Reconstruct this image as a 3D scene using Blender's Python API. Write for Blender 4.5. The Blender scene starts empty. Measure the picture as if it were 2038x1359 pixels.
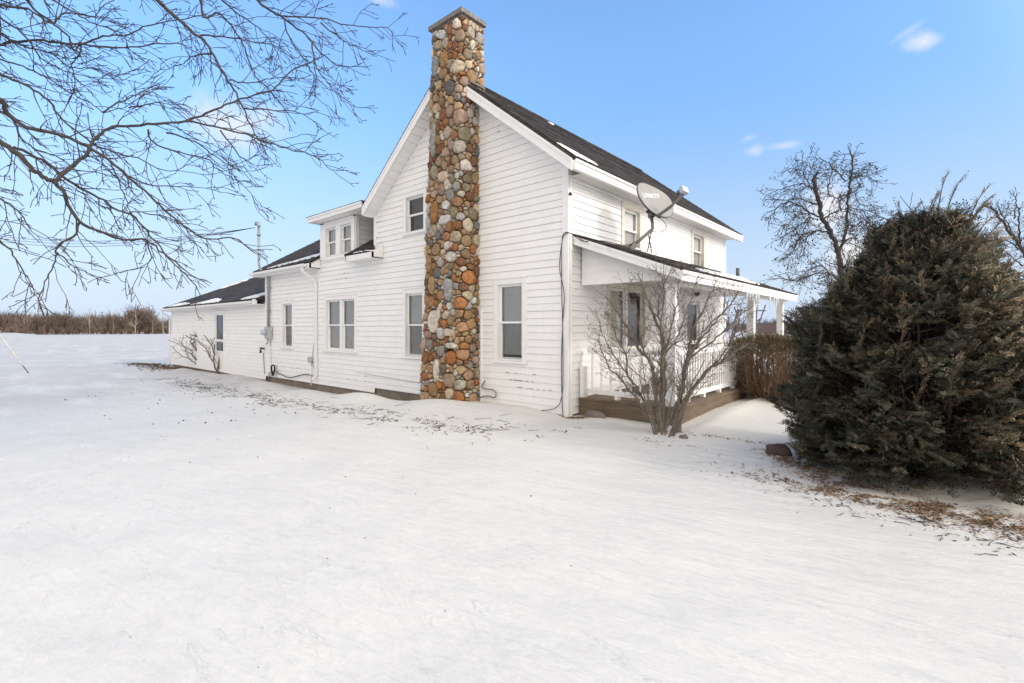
import bpy, bmesh, math, random
import numpy as np
from mathutils import Vector, noise
R = math.radians
C = bpy.context.scene.collection

# ------------------------------------------------------------------ camera
cam = bpy.data.cameras.new("camera"); co = bpy.data.objects.new("camera", cam); C.objects.link(co)
co.location = (5.047, -7.279, 1.52)
co.rotation_euler = (R(90), 0, R(41.261))
cam.sensor_width = 36; cam.lens = 36 * 970 / 2038; cam.shift_y = -27.5 / 2038
cam.clip_start = 0.05; cam.clip_end = 3000
bpy.context.scene.camera = co

# ------------------------------------------------------------------ light
SUN_EL, SUN_AZ = R(27), R(8)          # azimuth measured from +X towards +Y
sd = Vector((math.cos(SUN_EL) * math.cos(SUN_AZ), math.cos(SUN_EL) * math.sin(SUN_AZ), math.sin(SUN_EL)))
sl = bpy.data.lights.new("sun", 'SUN'); so = bpy.data.objects.new("sun", sl); C.objects.link(so)
sl.energy = 1.3; sl.angle = R(10); sl.color = (1.0, .94, .86)
so.rotation_euler = sd.to_track_quat('Z', 'Y').to_euler()
so.location = (30, 5, 30)
w = bpy.data.worlds.new("World"); bpy.context.scene.world = w; w.use_nodes = True
nt = w.node_tree; nt.nodes.clear(); N = nt.nodes; LK = nt.links
def nd(t, **k):
    n = N.new(t)
    for a, b in k.items(): setattr(n, a, b)
    return n
def mth(op, a, b=None, c=None, clamp=False):
    n = N.new('ShaderNodeMath'); n.operation = op; n.use_clamp = clamp
    for i, v in enumerate((a, b, c)):
        if v is None: continue
        if isinstance(v, (int, float)): n.inputs[i].default_value = v
        else: LK.new(v, n.inputs[i])
    return n.outputs[0]
def mrange(v, a, b, c=0., d=1., smooth=True):
    n = N.new('ShaderNodeMapRange'); n.interpolation_type = 'SMOOTHSTEP' if smooth else 'LINEAR'
    LK.new(v, n.inputs[0])
    for i, x in enumerate((a, b, c, d)): n.inputs[i + 1].default_value = x
    return n.outputs[0]
def mixc(f, a, b):
    n = N.new('ShaderNodeMix'); n.data_type = 'RGBA'
    if isinstance(f, (int, float)): n.inputs[0].default_value = f
    else: LK.new(f, n.inputs[0])
    for i, v in ((6, a), (7, b)):
        if isinstance(v, tuple): n.inputs[i].default_value = (*v, 1)
        else: LK.new(v, n.inputs[i])
    return n.outputs[2]
sky = nd('ShaderNodeTexSky', sky_type='NISHITA', sun_disc=False, sun_elevation=SUN_EL, sun_rotation=R(90) - SUN_AZ,
         air_density=1.0, dust_density=.6, ozone_density=2.0, altitude=200)
tc = nd('ShaderNodeTexCoord'); nrm = nd('ShaderNodeVectorMath', operation='NORMALIZE'); LK.new(tc.outputs['Generated'], nrm.inputs[0])
DIR = nrm.outputs[0]
sep = nd('ShaderNodeSeparateXYZ'); LK.new(DIR, sep.inputs[0])
SKYGAIN = nd('ShaderNodeVectorMath', operation='MULTIPLY'); LK.new(sky.outputs[0], SKYGAIN.inputs[0]); SKYGAIN.inputs[1].default_value = (1.46, 1.74, 1.92)
skd = nd('ShaderNodeVectorMath', operation='SCALE'); LK.new(SKYGAIN.outputs[0], skd.inputs[0]); LK.new(mrange(sep.outputs[2], .10, .56, .56, 1.), skd.inputs['Scale'])
skyc = skd.outputs[0]
# unseen thin white overcast added overhead and behind view for soft light; blue ahead
nz = nd('ShaderNodeTexNoise'); nz.inputs['Scale'].default_value = 2.2; nz.inputs['Detail'].default_value = 7; LK.new(DIR, nz.inputs['Vector'])
dfw = nd('ShaderNodeVectorMath', operation='DOT_PRODUCT'); LK.new(DIR, dfw.inputs[0]); dfw.inputs[1].default_value = (-.55, .63, .55)
cov = mth('SUBTRACT', mth('ADD', .62, mth('MULTIPLY', nz.outputs[0], .25)), dfw.outputs['Value'])
cov = mrange(cov, .26, .66)
WHITE = (7.55, 6.65, 5.5)
col = mixc(mth('MULTIPLY', cov, .96), skyc, WHITE)
# pale band towards the horizon
hz = mrange(sep.outputs[2], -.02, .43, 1., 0.)
col = mixc(mth('MULTIPLY', hz, .96), col, (3.5, 4.08, 5.1))
# unseen bright veil of thin cloud round the sun, added to lift the east wall
dsn = nd('ShaderNodeVectorMath', operation='DOT_PRODUCT'); LK.new(DIR, dsn.inputs[0]); dsn.inputs[1].default_value = tuple(sd)
col = mixc(mrange(dsn.outputs['Value'], .30, .95, 0., .95), col, (13.0, 12.3, 11.4))
# separate small clouds
nz2 = nd('ShaderNodeTexNoise'); nz2.inputs['Scale'].default_value = 17; nz2.inputs['Detail'].default_value = 8; nz2.inputs['Roughness'].default_value = .62; LK.new(DIR, nz2.inputs['Vector'])
def cloud(d, r1, r2, dens, shape=.9, tilt=0.):
    global col
    d = Vector(d).normalized(); s = d.cross(Vector((0, 0, 1))).normalized(); u = s.cross(d)
    s, u = s * math.cos(tilt) + u * math.sin(tilt), u * math.cos(tilt) - s * math.sin(tilt)
    def dot(v):
        n = N.new('ShaderNodeVectorMath'); n.operation = 'DOT_PRODUCT'; LK.new(DIR, n.inputs[0]); n.inputs[1].default_value = v; return n.outputs['Value']
    a = mth('DIVIDE', dot(s), r1); b = mth('DIVIDE', dot(u), r2)
    q = mth('SQRT', mth('ADD', mth('MULTIPLY', a, a), mth('MULTIPLY', b, b)))
    front = mth('GREATER_THAN', dot(d), 0.)
    m = mth('SUBTRACT', mth('ADD', 1., mth('MULTIPLY', mth('SUBTRACT', nz2.outputs[0], .5), 2.6 * shape)), q)
    m = mth('MULTIPLY', mrange(m, -.15, 1.15), front)
    col = mixc(mth('MULTIPLY', m, dens), col, (5.0, 5.0, 5.05))
CLOUDS = [((-0.888, 0.31, 0.339), 0.085, 0.05, 0.85, 0.7, 0.1),
          ((-0.018, 0.912, 0.409), 0.027, 0.015, 0.85, 0.8, 0.0),
          ((-0.036, 0.904, 0.426), 0.022, 0.006, 0.28, 0.9, 0.4),
          ((-0.14, 0.97, 0.197), 0.045, 0.055, 1.0, 0.35, 0),
          ((-0.107, 0.986, 0.127), 0.05, 0.055, 1.0, 0.4, 0),
          ((-0.244, 0.919, 0.309), 0.018, 0.014, 0.55, 0.9, 0),
          ((-0.199, 0.93, 0.31), 0.03, 0.008, 0.45, 0.9, 0),
          ((0.044, 0.987, 0.152), 0.05, 0.016, 0.4, 0.9, 0.1),
          ((-0.25, 0.91, 0.33), 0.018, 0.008, 0.3, 0.9, 0.2),
          ((-0.7, 0.463, 0.544), 0.03, 0.012, 0.5, 0.9, 0),
          ((0.066, 0.998, 0.009), 0.16, 0.1, 0.5, 0.6, 0.0),
          ((-0.15, 0.989, 0.01), 0.07, 0.03, 0.6, 0.6, 0.0)]
for a in CLOUDS: cloud(*a)
bg = nd('ShaderNodeBackground'); bg.inputs[1].default_value = .15; LK.new(col, bg.inputs[0])
wo = nd('ShaderNodeOutputWorld'); LK.new(bg.outputs[0], wo.inputs[0])
vs = bpy.context.scene.view_settings
bpy.context.scene.display_settings.display_device = 'sRGB'
vs.view_transform = 'Standard'; vs.look = 'None'; vs.gamma = 1; vs.use_curve_mapping = False
vs.exposure = 0.33
cy = bpy.context.scene.cycles
cy.max_bounces = 8; cy.diffuse_bounces = 4; cy.transparent_max_bounces = 12; cy.use_denoising = True

# ------------------------------------------------------------------ materials
def mat(name, color=(.8, .8, .8), rough=.6, var=0., vscale=8., bump=0., bscale=40., attr=None, metal=0., stretch=(1, 1, 1), dirt=None, spec=.5):
    m = bpy.data.materials.new(name); m.use_nodes = True; t = m.node_tree; n = t.nodes; l = t.links
    b = n['Principled BSDF']; b.inputs['Roughness'].default_value = rough; b.inputs['Metallic'].default_value = metal
    b.inputs['Specular IOR Level'].default_value = spec
    b.inputs['Base Color'].default_value = (*color, 1)
    tc = n.new('ShaderNodeTexCoord'); mp = n.new('ShaderNodeMapping'); l.new(tc.outputs['Object'], mp.inputs[0]); mp.inputs['Scale'].default_value = stretch
    src = None
    if attr:
        a = n.new('ShaderNodeAttribute'); a.attribute_name = attr; src = a.outputs['Color']
    if var > 0:
        z = n.new('ShaderNodeTexNoise'); z.inputs['Scale'].default_value = vscale; z.inputs['Detail'].default_value = 6; z.inputs['Roughness'].default_value = .65; l.new(mp.outputs[0], z.inputs['Vector'])
        r = n.new('ShaderNodeMapRange'); l.new(z.outputs[0], r.inputs[0]); r.inputs[1].default_value = .3; r.inputs[2].default_value = .7; r.inputs[3].default_value = 1 - var; r.inputs[4].default_value = 1 + var
        v = n.new('ShaderNodeVectorMath'); v.operation = 'SCALE'
        if src: l.new(src, v.inputs[0])
        else: v.inputs[0].default_value = color
        l.new(r.outputs[0], v.inputs['Scale']); src = v.outputs[0]
    if dirt:   # (colour, scale, lo, hi, stretch, amount)
        dc, ds, lo, hi, st, am = dirt
        mp2 = n.new('ShaderNodeMapping'); l.new(tc.outputs['Object'], mp2.inputs[0]); mp2.inputs['Scale'].default_value = st
        z = n.new('ShaderNodeTexNoise'); z.inputs['Scale'].default_value = ds; z.inputs['Detail'].default_value = 8; z.inputs['Roughness'].default_value = .7; l.new(mp2.outputs[0], z.inputs['Vector'])
        r = n.new('ShaderNodeMapRange'); r.interpolation_type = 'SMOOTHSTEP'; l.new(z.outputs[0], r.inputs[0]); r.inputs[1].default_value = lo; r.inputs[2].default_value = hi; r.inputs[4].default_value = am
        mx = n.new('ShaderNodeMix'); mx.data_type = 'RGBA'; l.new(r.outputs[0], mx.inputs[0])
        if src: l.new(src, mx.inputs[6])
        else: mx.inputs[6].default_value = (*color, 1)
        mx.inputs[7].default_value = (*dc, 1); src = mx.outputs[2]
    if src: l.new(src, b.inputs['Base Color'])
    if bump > 0:
        z = n.new('ShaderNodeTexNoise'); z.inputs['Scale'].default_value = bscale; z.inputs['Detail'].default_value = 7; l.new(mp.outputs[0], z.inputs['Vector'])
        bp = n.new('ShaderNodeBump'); bp.inputs['Strength'].default_value = bump; bp.inputs['Distance'].default_value = .02; l.new(z.outputs[0], bp.inputs['Height']); l.new(bp.outputs[0], b.inputs['Normal'])
    return m
M = {}
M['siding'] = mat('white_lap_siding', (.845, .835, .825), .55, .035, 3., .12, 60, dirt=((.30, .26, .22), 2.4, .66, .74, (1, 1, 9), .5))
M['trim'] = mat('white_trim_paint', (.83, .82, .81), .5, .04, 5., .10, 50, dirt=((.42, .38, .33), 3, .62, .72, (1, 1, 1), .35))
M['sash'] = mat('white_sash_paint', (.82, .815, .805), .4, .02, 5.)
M['reveal'] = mat('cream_casing_paint', (.70, .66, .57), .5, .05, 6., dirt=((.35, .3, .22), 4, .6, .7, (1, 1, 1), .4))
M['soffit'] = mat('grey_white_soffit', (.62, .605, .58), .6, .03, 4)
M['concrete'] = mat('stained_concrete', (.20, .165, .13), .9, .35, 3., .5, 25)
M['dark'] = mat('dark_interior', (.03, .03, .03), .9)
M['curtain'] = mat('pale_curtain', (.78, .77, .75), .9, .06, 2, stretch=(9, 9, .4))
M['blind'] = mat('grey_roller_blind', (.82, .81, .79), .9, .10, 1.5)
_m = M['screen'] = bpy.data.materials.new('insect_screen'); _m.use_nodes = True; _t = _m.node_tree
_d = _t.nodes['Principled BSDF']; _d.inputs['Base Color'].default_value = (.05, .05, .05, 1); _d.inputs['Roughness'].default_value = .8; _d.inputs['Alpha'].default_value = .24
M['shade_paper'] = mat('lap_shade_paper', (.06, .055, .05), .9, .2, 4)  # sheathing colour darkened to paint the shade lines in the lap gaps
M['dull'] = mat('dull_lace_curtain', (.20, .195, .19), .9, .3, 3, stretch=(6, 6, .6))
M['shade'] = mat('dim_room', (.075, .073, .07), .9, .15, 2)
M['deck'] = mat('weathered_deck_wood', (.155, .112, .074), .8, .35, 2.5, .4, 30, stretch=(1, 1, 8), dirt=((.06, .05, .04), 3, .55, .7, (1, 1, 4), .6))
M['mortar'] = mat('brown_grey_mortar', (.075, .06, .047), .95, .3, 9, .6, 50)
M['stone'] = mat('field_stone', (.4, .3, .2), .75, .45, 16., .9, 34, attr='Col', dirt=((.07, .06, .05), 7, .62, .72, (1, 1, 1), .5))
M['cap'] = mat('weathered_cap_slab', (.20, .185, .165), .9, .5, 14, .8, 40)
M['gal'] = mat('galvanised_pipe', (.33, .35, .36), .45, .15, 6, metal=.5)
M['grey'] = mat('grey_meter_paint', (.42, .44, .45), .5, .1, 10)
M['black'] = mat('black_rubber', (.015, .015, .016), .5)
M['dish'] = mat('grey_dish_paint', (.285, .278, .265), .5, .06, 5, dirt=((.16, .155, .15), 5, .58, .72, (1, 1, 1), .6))
M['dishdark'] = mat('dark_grey_steel', (.115, .11, .108), .5, .2, 9)
M['white'] = mat('white_plastic', (.8, .8, .8), .4)
M['feed'] = mat('pale_grey_plastic', (.50, .53, .60), .4)
M['bark'] = mat('dark_bark', (.052, .042, .037), .9, .4, 14, .5, 60, stretch=(1, 1, .4))
M['bark_lichen'] = mat('lichened_grey_bark', (.17, .14, .112), .9, .5, 18, .6, 70, stretch=(1, 1, .5), dirt=((.36, .35, .31), 12, .56, .66, (1, 1, 1), .55))
M['bark_far'] = mat('far_bark', (.052, .042, .037), .9, .3, 6)
M['redstem'] = mat('red_brown_stem', (.175, .105, .064), .8, .45, 12)
M['leaf'] = mat('needle_foliage', (.04, .05, .03), .55, .35, 25, attr='Col', spec=.35)
M['litter'] = mat('dead_leaf_litter', (.2, .12, .06), .85, .3, 30, attr='Col')
M['ice'] = bpy.data.materials.new('icicle_ice'); M['ice'].use_nodes = True
_b = M['ice'].node_tree.nodes['Principled BSDF']; _b.inputs['Base Color'].default_value = (.92, .95, .97, 1); _b.inputs['Roughness'].default_value = .15; _b.inputs['Transmission Weight'].default_value = .55; _b.inputs['IOR'].default_value = 1.31
M['roofsnow'] = mat('lying_snow', (.80, .80, .80), .6, .03, 3, .3, 20)
M['woods'] = mat('bare_wood_mass', (.12, .08, .06), .95, .35, .35, attr='Col')

def glass():
    m = bpy.data.materials.new('window_glass'); m.use_nodes = True; t = m.node_tree; n = t.nodes; l = t.links; n.remove(n['Principled BSDF'])
    g = n.new('ShaderNodeBsdfGlossy'); g.inputs['Roughness'].default_value = .03
    tr = n.new('ShaderNodeBsdfTransparent'); tr.inputs[0].default_value = (.93, .94, .93, 1)
    fr = n.new('ShaderNodeFresnel'); fr.inputs[0].default_value = 1.8
    mx = n.new('ShaderNodeMixShader'); l.new(fr.outputs[0], mx.inputs[0]); l.new(tr.outputs[0], mx.inputs[1]); l.new(g.outputs[0], mx.inputs[2])
    z = n.new('ShaderNodeTexNoise'); z.inputs['Scale'].default_value = 1.6; bp = n.new('ShaderNodeBump'); bp.inputs['Strength'].default_value = .12; bp.inputs['Distance'].default_value = .02
    tcx = n.new('ShaderNodeTexCoord'); l.new(tcx.outputs['Object'], z.inputs[0]); l.new(z.outputs[0], bp.inputs['Height']); l.new(bp.outputs[0], g.inputs['Normal'])
    l.new(mx.outputs[0], n['Material Output'].inputs[0]); return m
M['glass'] = glass()

def shingles(name, ax):
    m = bpy.data.materials.new(name); m.use_nodes = True; t = m.node_tree; n = t.nodes; l = t.links; b = n['Principled BSDF']; b.inputs['Roughness'].default_value = .9
    tc = n.new('ShaderNodeTexCoord'); s = n.new('ShaderNodeSeparateXYZ'); l.new(tc.outputs['Object'], s.inputs[0]); c = n.new('ShaderNodeCombineXYZ')
    l.new(s.outputs[ax], c.inputs[0]); k = n.new('ShaderNodeMath'); k.operation = 'MULTIPLY'; k.inputs[1].default_value = 1.62; l.new(s.outputs[2], k.inputs[0]); l.new(k.outputs[0], c.inputs[1])
    br = n.new('ShaderNodeTexBrick'); l.new(c.outputs[0], br.inputs[0]); br.inputs['Scale'].default_value = 1; br.inputs['Brick Width'].default_value = .30; br.inputs['Row Height'].default_value = .145
    br.inputs['Mortar Size'].default_value = .012; br.inputs['Color1'].default_value = (.030, .025, .023, 1); br.inputs['Color2'].default_value = (.062, .050, .045, 1); br.inputs['Mortar'].default_value = (.012, .01, .01, 1); br.inputs['Bias'].default_value = 0
    z = n.new('ShaderNodeTexNoise'); z.inputs['Scale'].default_value = 1.3; z.inputs['Detail'].default_value = 9; z.inputs['Roughness'].default_value = .75; l.new(tc.outputs['Object'], z.inputs[0])
    r = n.new('ShaderNodeMapRange'); l.new(z.outputs[0], r.inputs[0]); r.inputs[1].default_value = .3; r.inputs[2].default_value = .7; r.inputs[3].default_value = .6; r.inputs[4].default_value = 1.5
    v = n.new('ShaderNodeVectorMath'); v.operation = 'SCALE'; l.new(br.outputs[0], v.inputs[0]); l.new(r.outputs[0], v.inputs['Scale']); l.new(v.outputs[0], b.inputs['Base Color'])
    z2 = n.new('ShaderNodeTexNoise'); z2.inputs['Scale'].default_value = 90; l.new(tc.outputs['Object'], z2.inputs[0])
    bp = n.new('ShaderNodeBump'); bp.inputs['Strength'].default_value = .5; bp.inputs['Distance'].default_value = .01; l.new(z2.outputs[0], bp.inputs['Height']); l.new(bp.outputs[0], b.inputs['Normal'])
    return m
M['shingle_x'] = shingles('dark_shingles', 0); M['shingle_y'] = shingles('dark_shingles_side', 1)

# ------------------------------------------------------------------ mesh helpers
class MB:
    def __init__(s): s.v = []; s.f = []; s.c = []; s.col = None; s.sm = []; s.smooth = False
    def add(s, vs, fs):
        o = len(s.v); s.v += [tuple(p) for p in vs]
        for f in fs: s.f.append([i + o for i in f]); s.c.append(s.col); s.sm.append(s.smooth)
    def quad(s, a, b, c, d): s.add((a, b, c, d), ((0, 1, 2, 3),))
    def hexa(s, p):   # 8 corners: bottom 4 ccw, top 4 ccw
        s.add(p, ((0, 3, 2, 1), (4, 5, 6, 7), (0, 1, 5, 4), (1, 2, 6, 5), (2, 3, 7, 6), (3, 0, 4, 7)))
    def box(s, a, b):
        x0, y0, z0 = a; x1, y1, z1 = b
        s.hexa([(x0, y0, z0), (x1, y0, z0), (x1, y1, z0), (x0, y1, z0), (x0, y0, z1), (x1, y0, z1), (x1, y1, z1), (x0, y1, z1)])
    def fbox(s, F, u0, u1, v0, v1, w0, w1):
        s.hexa([F(u0, v0, w1), F(u1, v0, w1), F(u1, v0, w0), F(u0, v0, w0), F(u0, v1, w1), F(u1, v1, w1), F(u1, v1, w0), F(u0, v1, w0)])
    def bar(s, a, b, w, h, up=(0, 0, 1)):
        a = Vector(a); b = Vector(b); d = (b - a).normalized(); up = Vector(up)
        if abs(d.dot(up)) > .95: up = Vector((1, 0, 0))
        x = d.cross(up).normalized() * w / 2; y = x.cross(d).normalized() * h / 2
        s.hexa([a - x - y, a + x - y, a + x + y, a - x + y, b - x - y, b + x - y, b + x + y, b - x + y])
    def tube(s, pts, rad, n=6, cap=True):
        pts = [Vector(p) for p in pts]; k = len(pts)
        if isinstance(rad, (int, float)): rad = [rad] * k
        t0 = (pts[1] - pts[0]).normalized(); up = Vector((0, 0, 1)) if abs(t0.z) < .9 else Vector((1, 0, 0))
        x = t0.cross(up).normalized(); vs = []; fs = []
        for i in range(k):
            t = (pts[min(i + 1, k - 1)] - pts[max(i - 1, 0)])
            if t.length < 1e-9: t = t0
            t = t.normalized(); x = (x - t * x.dot(t))
            x = x.normalized() if x.length > 1e-6 else t.orthogonal().normalized()
            y = t.cross(x)
            for j in range(n):
                a = 2 * math.pi * j / n; vs.append(pts[i] + (x * math.cos(a) + y * math.sin(a)) * rad[i])
        for i in range(k - 1):
            for j in range(n):
                j2 = (j + 1) % n; fs.append((i * n + j, i * n + j2, (i + 1) * n + j2, (i + 1) * n + j))
        if cap: fs.append(tuple(range(n - 1, -1, -1))); fs.append(tuple((k - 1) * n + j for j in range(n)))
        sm = s.smooth; s.smooth = True; s.add(vs, fs); s.smooth = sm
    def build(s, name, m, parent=None):
        me = bpy.data.meshes.new(name); me.from_pydata(s.v, [], s.f)
        me.polygons.foreach_set('use_smooth', s.sm)
        if any(c is not None for c in s.c):
            at = me.color_attributes.new('Col', 'FLOAT_COLOR', 'CORNER'); buf = np.ones((len(me.loops), 4), np.float32); i = 0
            for f, c in zip(s.f, s.c):
                if c is not None: buf[i:i + len(f), :3] = c
                i += len(f)
            at.data.foreach_set('color', buf.ravel())
        me.materials.append(m if not isinstance(m, str) else M[m]); me.update()
        o = bpy.data.objects.new(name, me); C.objects.link(o)
        if parent: o.parent = parent
        return o
def quads_mesh(name, V, col, m, parent=None, k=4):
    """V: (n,k,3) separate polygons, col: (n,3)"""
    n = len(V); me = bpy.data.meshes.new(name); me.vertices.add(n * k); me.vertices.foreach_set('co', V.astype(np.float32).ravel())
    me.loops.add(n * k); me.loops.foreach_set('vertex_index', np.arange(n * k, dtype=np.int32))
    me.polygons.add(n); me.polygons.foreach_set('loop_start', np.arange(0, n * k, k, dtype=np.int32))
    me.update(calc_edges=True); me.validate()
    at = me.color_attributes.new('Col', 'FLOAT_COLOR', 'CORNER'); b = np.ones((n, k, 4), np.float32); b[:, :, :3] = col[:, None, :]; at.data.foreach_set('color', b.ravel())
    me.materials.append(M[m]); o = bpy.data.objects.new(name, me); C.objects.link(o)
    if parent: o.parent = parent
    return o
def tag(o, label=None, cat=None, group=None, kind=None):
    if label: o['label'] = label
    if cat: o['category'] = cat
    if group: o['group'] = group
    if kind: o['kind'] = kind
    return o
def empty(name, loc=(0, 0, 0)):
    o = bpy.data.objects.new(name, None); o.location = loc; o.empty_display_size = .2; C.objects.link(o); return o
def rooted(o, root):
    """keep o (built in world coordinates) in place under a root that stands elsewhere"""
    o.parent = root; o.matrix_parent_inverse = root.matrix_basis.inverted(); return o
def FA(u, v, w, y=0.): return (u, y - w, v)          # south wall frame: u=+X, v=up, w=outward
def FB(u, v, w): return (w, u, v)                    # east wall frame: u=+Y, v=up, w=outward
def interp(x, xs, ys): return float(np.interp(x, xs, ys))

# ------------------------------------------------------------------ ground (one snow sheet to the horizon)
WX = [-40, -24, -20, -17.5, -15.3, -13, -10.6, -9.6, -7.3, -6, -5, -4.4, -3.9, -2.3, -1, -.3, 0, .3, 2]
WZ = [-.6, -.45, -.43, -.42, -.30, -.38, -.41, -.41, -.40, -.42, -.37, -.34, -.22, -.03, 0, -.05, -.10, -.10, -.06]
def sst(a, b, x):
    t = min(1, max(0, (x - a) / (b - a))); return t * t * (3 - 2 * t)
def zg(x, y):
    base = -.30 * sst(-1, 10, -x) - .12 * sst(10, 26, -x)
    dist = math.hypot(x - 5, y + 7)
    base -= .0042 * max(0, dist - 34)
    if x < 2.2:
        yy = min(0, y) if y < 0 else 0
        wz = interp(x, WX, WZ)
        k = math.exp(-(max(0, -y - .15) / .55) ** 2) if y < 0 else 1.
        if y <= 9: base = base * (1 - k) + wz * k
        if x < 0: # drift bank along the foundation
            base += (.10 + .04 * math.sin(x * .9) + .05 * math.sin(x * 2.3 + 1)) * math.exp(-((y + .95) / .5) ** 2) * sst(-.2, 1.6, -x) * sst(-24, -19, x)
            base += .07 * math.exp(-((y + 1.0) / .5) ** 2 - ((x + 1.5) / 1.5) ** 2)
    if x > 0.: # snow banked against the deck
        base += .10 * math.exp(-((x - 2.1) / .35) ** 2) * sst(.4, 2.2, y) * (1 - sst(8, 10, y))
        base += .05 * math.exp(-((x - .5) / .35) ** 2 - ((y - .05) / .3) ** 2)
        base += .05 * math.exp(-((x - 4.6) / 1.6) ** 2 - ((y + .3) / 1.3) ** 2)
    fade = 1 / (1 + (dist / 60) ** 2)
    n = noise.noise((x * .35, y * .35, 3.1)) * .05 + noise.noise((x * 1.1, y * 1.1, 7.7)) * .018 + noise.noise((x * .9 + y * .5, y * 3.2 - x * 1.2, 1.3)) * .012
    return base + n * fade * (.35 if (y > -1.2 and -25 < x < 0) else 1)
def axis(lo, hi, dense_lo, dense_hi, step):
    a = list(np.arange(dense_lo, dense_hi + 1e-6, step)); s = step; x = dense_hi
    while x < hi: s *= 1.13; x += s; a.append(x)
    s = step; x = dense_lo
    while x > lo: s *= 1.13; x -= s; a.insert(0, x)
    return a
gx = axis(-700, 700, -14, 8, .13); gy = axis(-60, 900, -7.6, 3, .11)
gv = [(x, y, zg(x, y)) for y in gy for x in gx]; nx = len(gx)
gf = [(j * nx + i, j * nx + i + 1, (j + 1) * nx + i + 1, (j + 1) * nx + i) for j in range(len(gy) - 1) for i in range(nx - 1)]
me = bpy.data.meshes.new('snow_ground'); me.from_pydata(gv, [], gf); me.polygons.foreach_set('use_smooth', [True] * len(gf))
def snow_mat():
    m = bpy.data.materials.new('wind_packed_snow'); m.use_nodes = True; t = m.node_tree; n = t.nodes; l = t.links; b = n['Principled BSDF']
    b.inputs['Roughness'].default_value = .55; b.inputs['Specular IOR Level'].default_value = .3
    tc = n.new('ShaderNodeTexCoord')
    def nz(sc, st=(1, 1, 1), det=6, ro=.6, rot=0):
        mp = n.new('ShaderNodeMapping'); mp.inputs['Scale'].default_value = st; mp.inputs['Rotation'].default_value = (0, 0, rot); l.new(tc.outputs['Object'], mp.inputs[0])
        z = n.new('ShaderNodeTexNoise'); z.inputs['Scale'].default_value = sc; z.inputs['Detail'].default_value = det; z.inputs['Roughness'].default_value = ro; l.new(mp.outputs[0], z.inputs['Vector']); return z.outputs[0]
    def mr(v, a, b_, c, d):
        r = n.new('ShaderNodeMapRange'); r.interpolation_type = 'SMOOTHSTEP'; l.new(v, r.inputs[0])
        for i, x in enumerate((a, b_, c, d)): r.inputs[i + 1].default_value = x
        return r.outputs[0]
    def mx(f, a, b_):
        k = n.new('ShaderNodeMix'); k.data_type = 'RGBA'; l.new(f, k.inputs[0])
        for i, v in ((6, a), (7, b_)):
            if isinstance(v, tuple): k.inputs[i].default_value = (*v, 1)
            else: l.new(v, k.inputs[i])
        return k.outputs[2]
    def mu(a, b_):
        k = n.new('ShaderNodeMath'); k.operation = 'MULTIPLY'; l.new(a, k.inputs[0])
        if isinstance(b_, (int, float)): k.inputs[1].default_value = b_
        else: l.new(b_, k.inputs[1])
        return k.outputs[0]
    sp = n.new('ShaderNodeSeparateXYZ'); l.new(tc.outputs['Object'], sp.inputs[0])
    # old icy crust with bright fresh streaks
    c = mx(mr(nz(.8, (1, 2.6, 1), 8, .7, .35), .40, .70, 0, 1), (.678, .66, .622), (.652, .634, .598))
    streak = mr(nz(1.5, (1, 4.5, 1), 7, .65, .45), .60, .68, 0, 1)
    c = mx(mu(streak, .5), c, (.80, .795, .79))
    gl = mu(mr(sp.outputs[0], -7, -13, 0, 1), mr(nz(.35, (1, 2.2, 1), 6, .7, .2), .32, .58, .25, 1))  # greyer in noisy patches towards the far left
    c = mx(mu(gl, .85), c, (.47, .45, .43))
    # thin worn snow with dead grass showing through, in the strip in front of the drift
    ln = n.new('ShaderNodeMath'); ln.operation = 'MULTIPLY_ADD'; l.new(sp.outputs[0], ln.inputs[0]); ln.inputs[1].default_value = .10; l.new(sp.outputs[1], ln.inputs[2])   # y + .1x
    band = mu(mr(ln.outputs[0], -5.6, -2.6, 0, 1), mr(ln.outputs[0], -2.0, -1.55, 1, 0))
    band = mu(band, mr(sp.outputs[0], .6, -2.2, 0, 1))
    g = mu(mr(nz(2.2, (1, 5, 1), 10, .75, .2), .52, .70, 0, 1), band)
    c = mx(mu(g, .42), c, (.40, .34, .31))
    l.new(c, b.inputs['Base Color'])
    h1 = nz(2.0, (1, 3.4, 1), 6, .55, .5); h2 = nz(14, (1, 1.6, 1), 5, .6); h3 = nz(45, (1, 1.3, 1), 6, .75)
    # sastrugi ridges close to the camera side
    a1 = n.new('ShaderNodeMath'); a1.operation = 'MULTIPLY_ADD'; l.new(h2, a1.inputs[0]); a1.inputs[1].default_value = .08; l.new(h1, a1.inputs[2])
    a2 = n.new('ShaderNodeMath'); a2.operation = 'MULTIPLY_ADD'; l.new(h3, a2.inputs[0]); a2.inputs[1].default_value = .018; l.new(a1.outputs[0], a2.inputs[2])
    a3 = n.new('ShaderNodeMath'); a3.operation = 'MULTIPLY_ADD'; l.new(streak, a3.inputs[0]); a3.inputs[1].default_value = .14; l.new(a2.outputs[0], a3.inputs[2])
    rn = nz(1.5, (1, 3.6, 1), 4, .5, .75); ab = n.new('ShaderNodeMath'); ab.operation = 'SUBTRACT'; l.new(rn, ab.inputs[0]); ab.inputs[1].default_value = .5
    ab2 = n.new('ShaderNodeMath'); ab2.operation = 'ABSOLUTE'; l.new(ab.outputs[0], ab2.inputs[0])
    ridge = mu(mr(ab2.outputs[0], 0, .05, 1, 0), mr(nz(.45, (1, 1, 1), 3, .5), .50, .62, 0, 1))
    a4 = n.new('ShaderNodeMath'); a4.operation = 'MULTIPLY_ADD'; l.new(ridge, a4.inputs[0]); a4.inputs[1].default_value = .055; l.new(a3.outputs[0], a4.inputs[2]); a3 = a4
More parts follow.
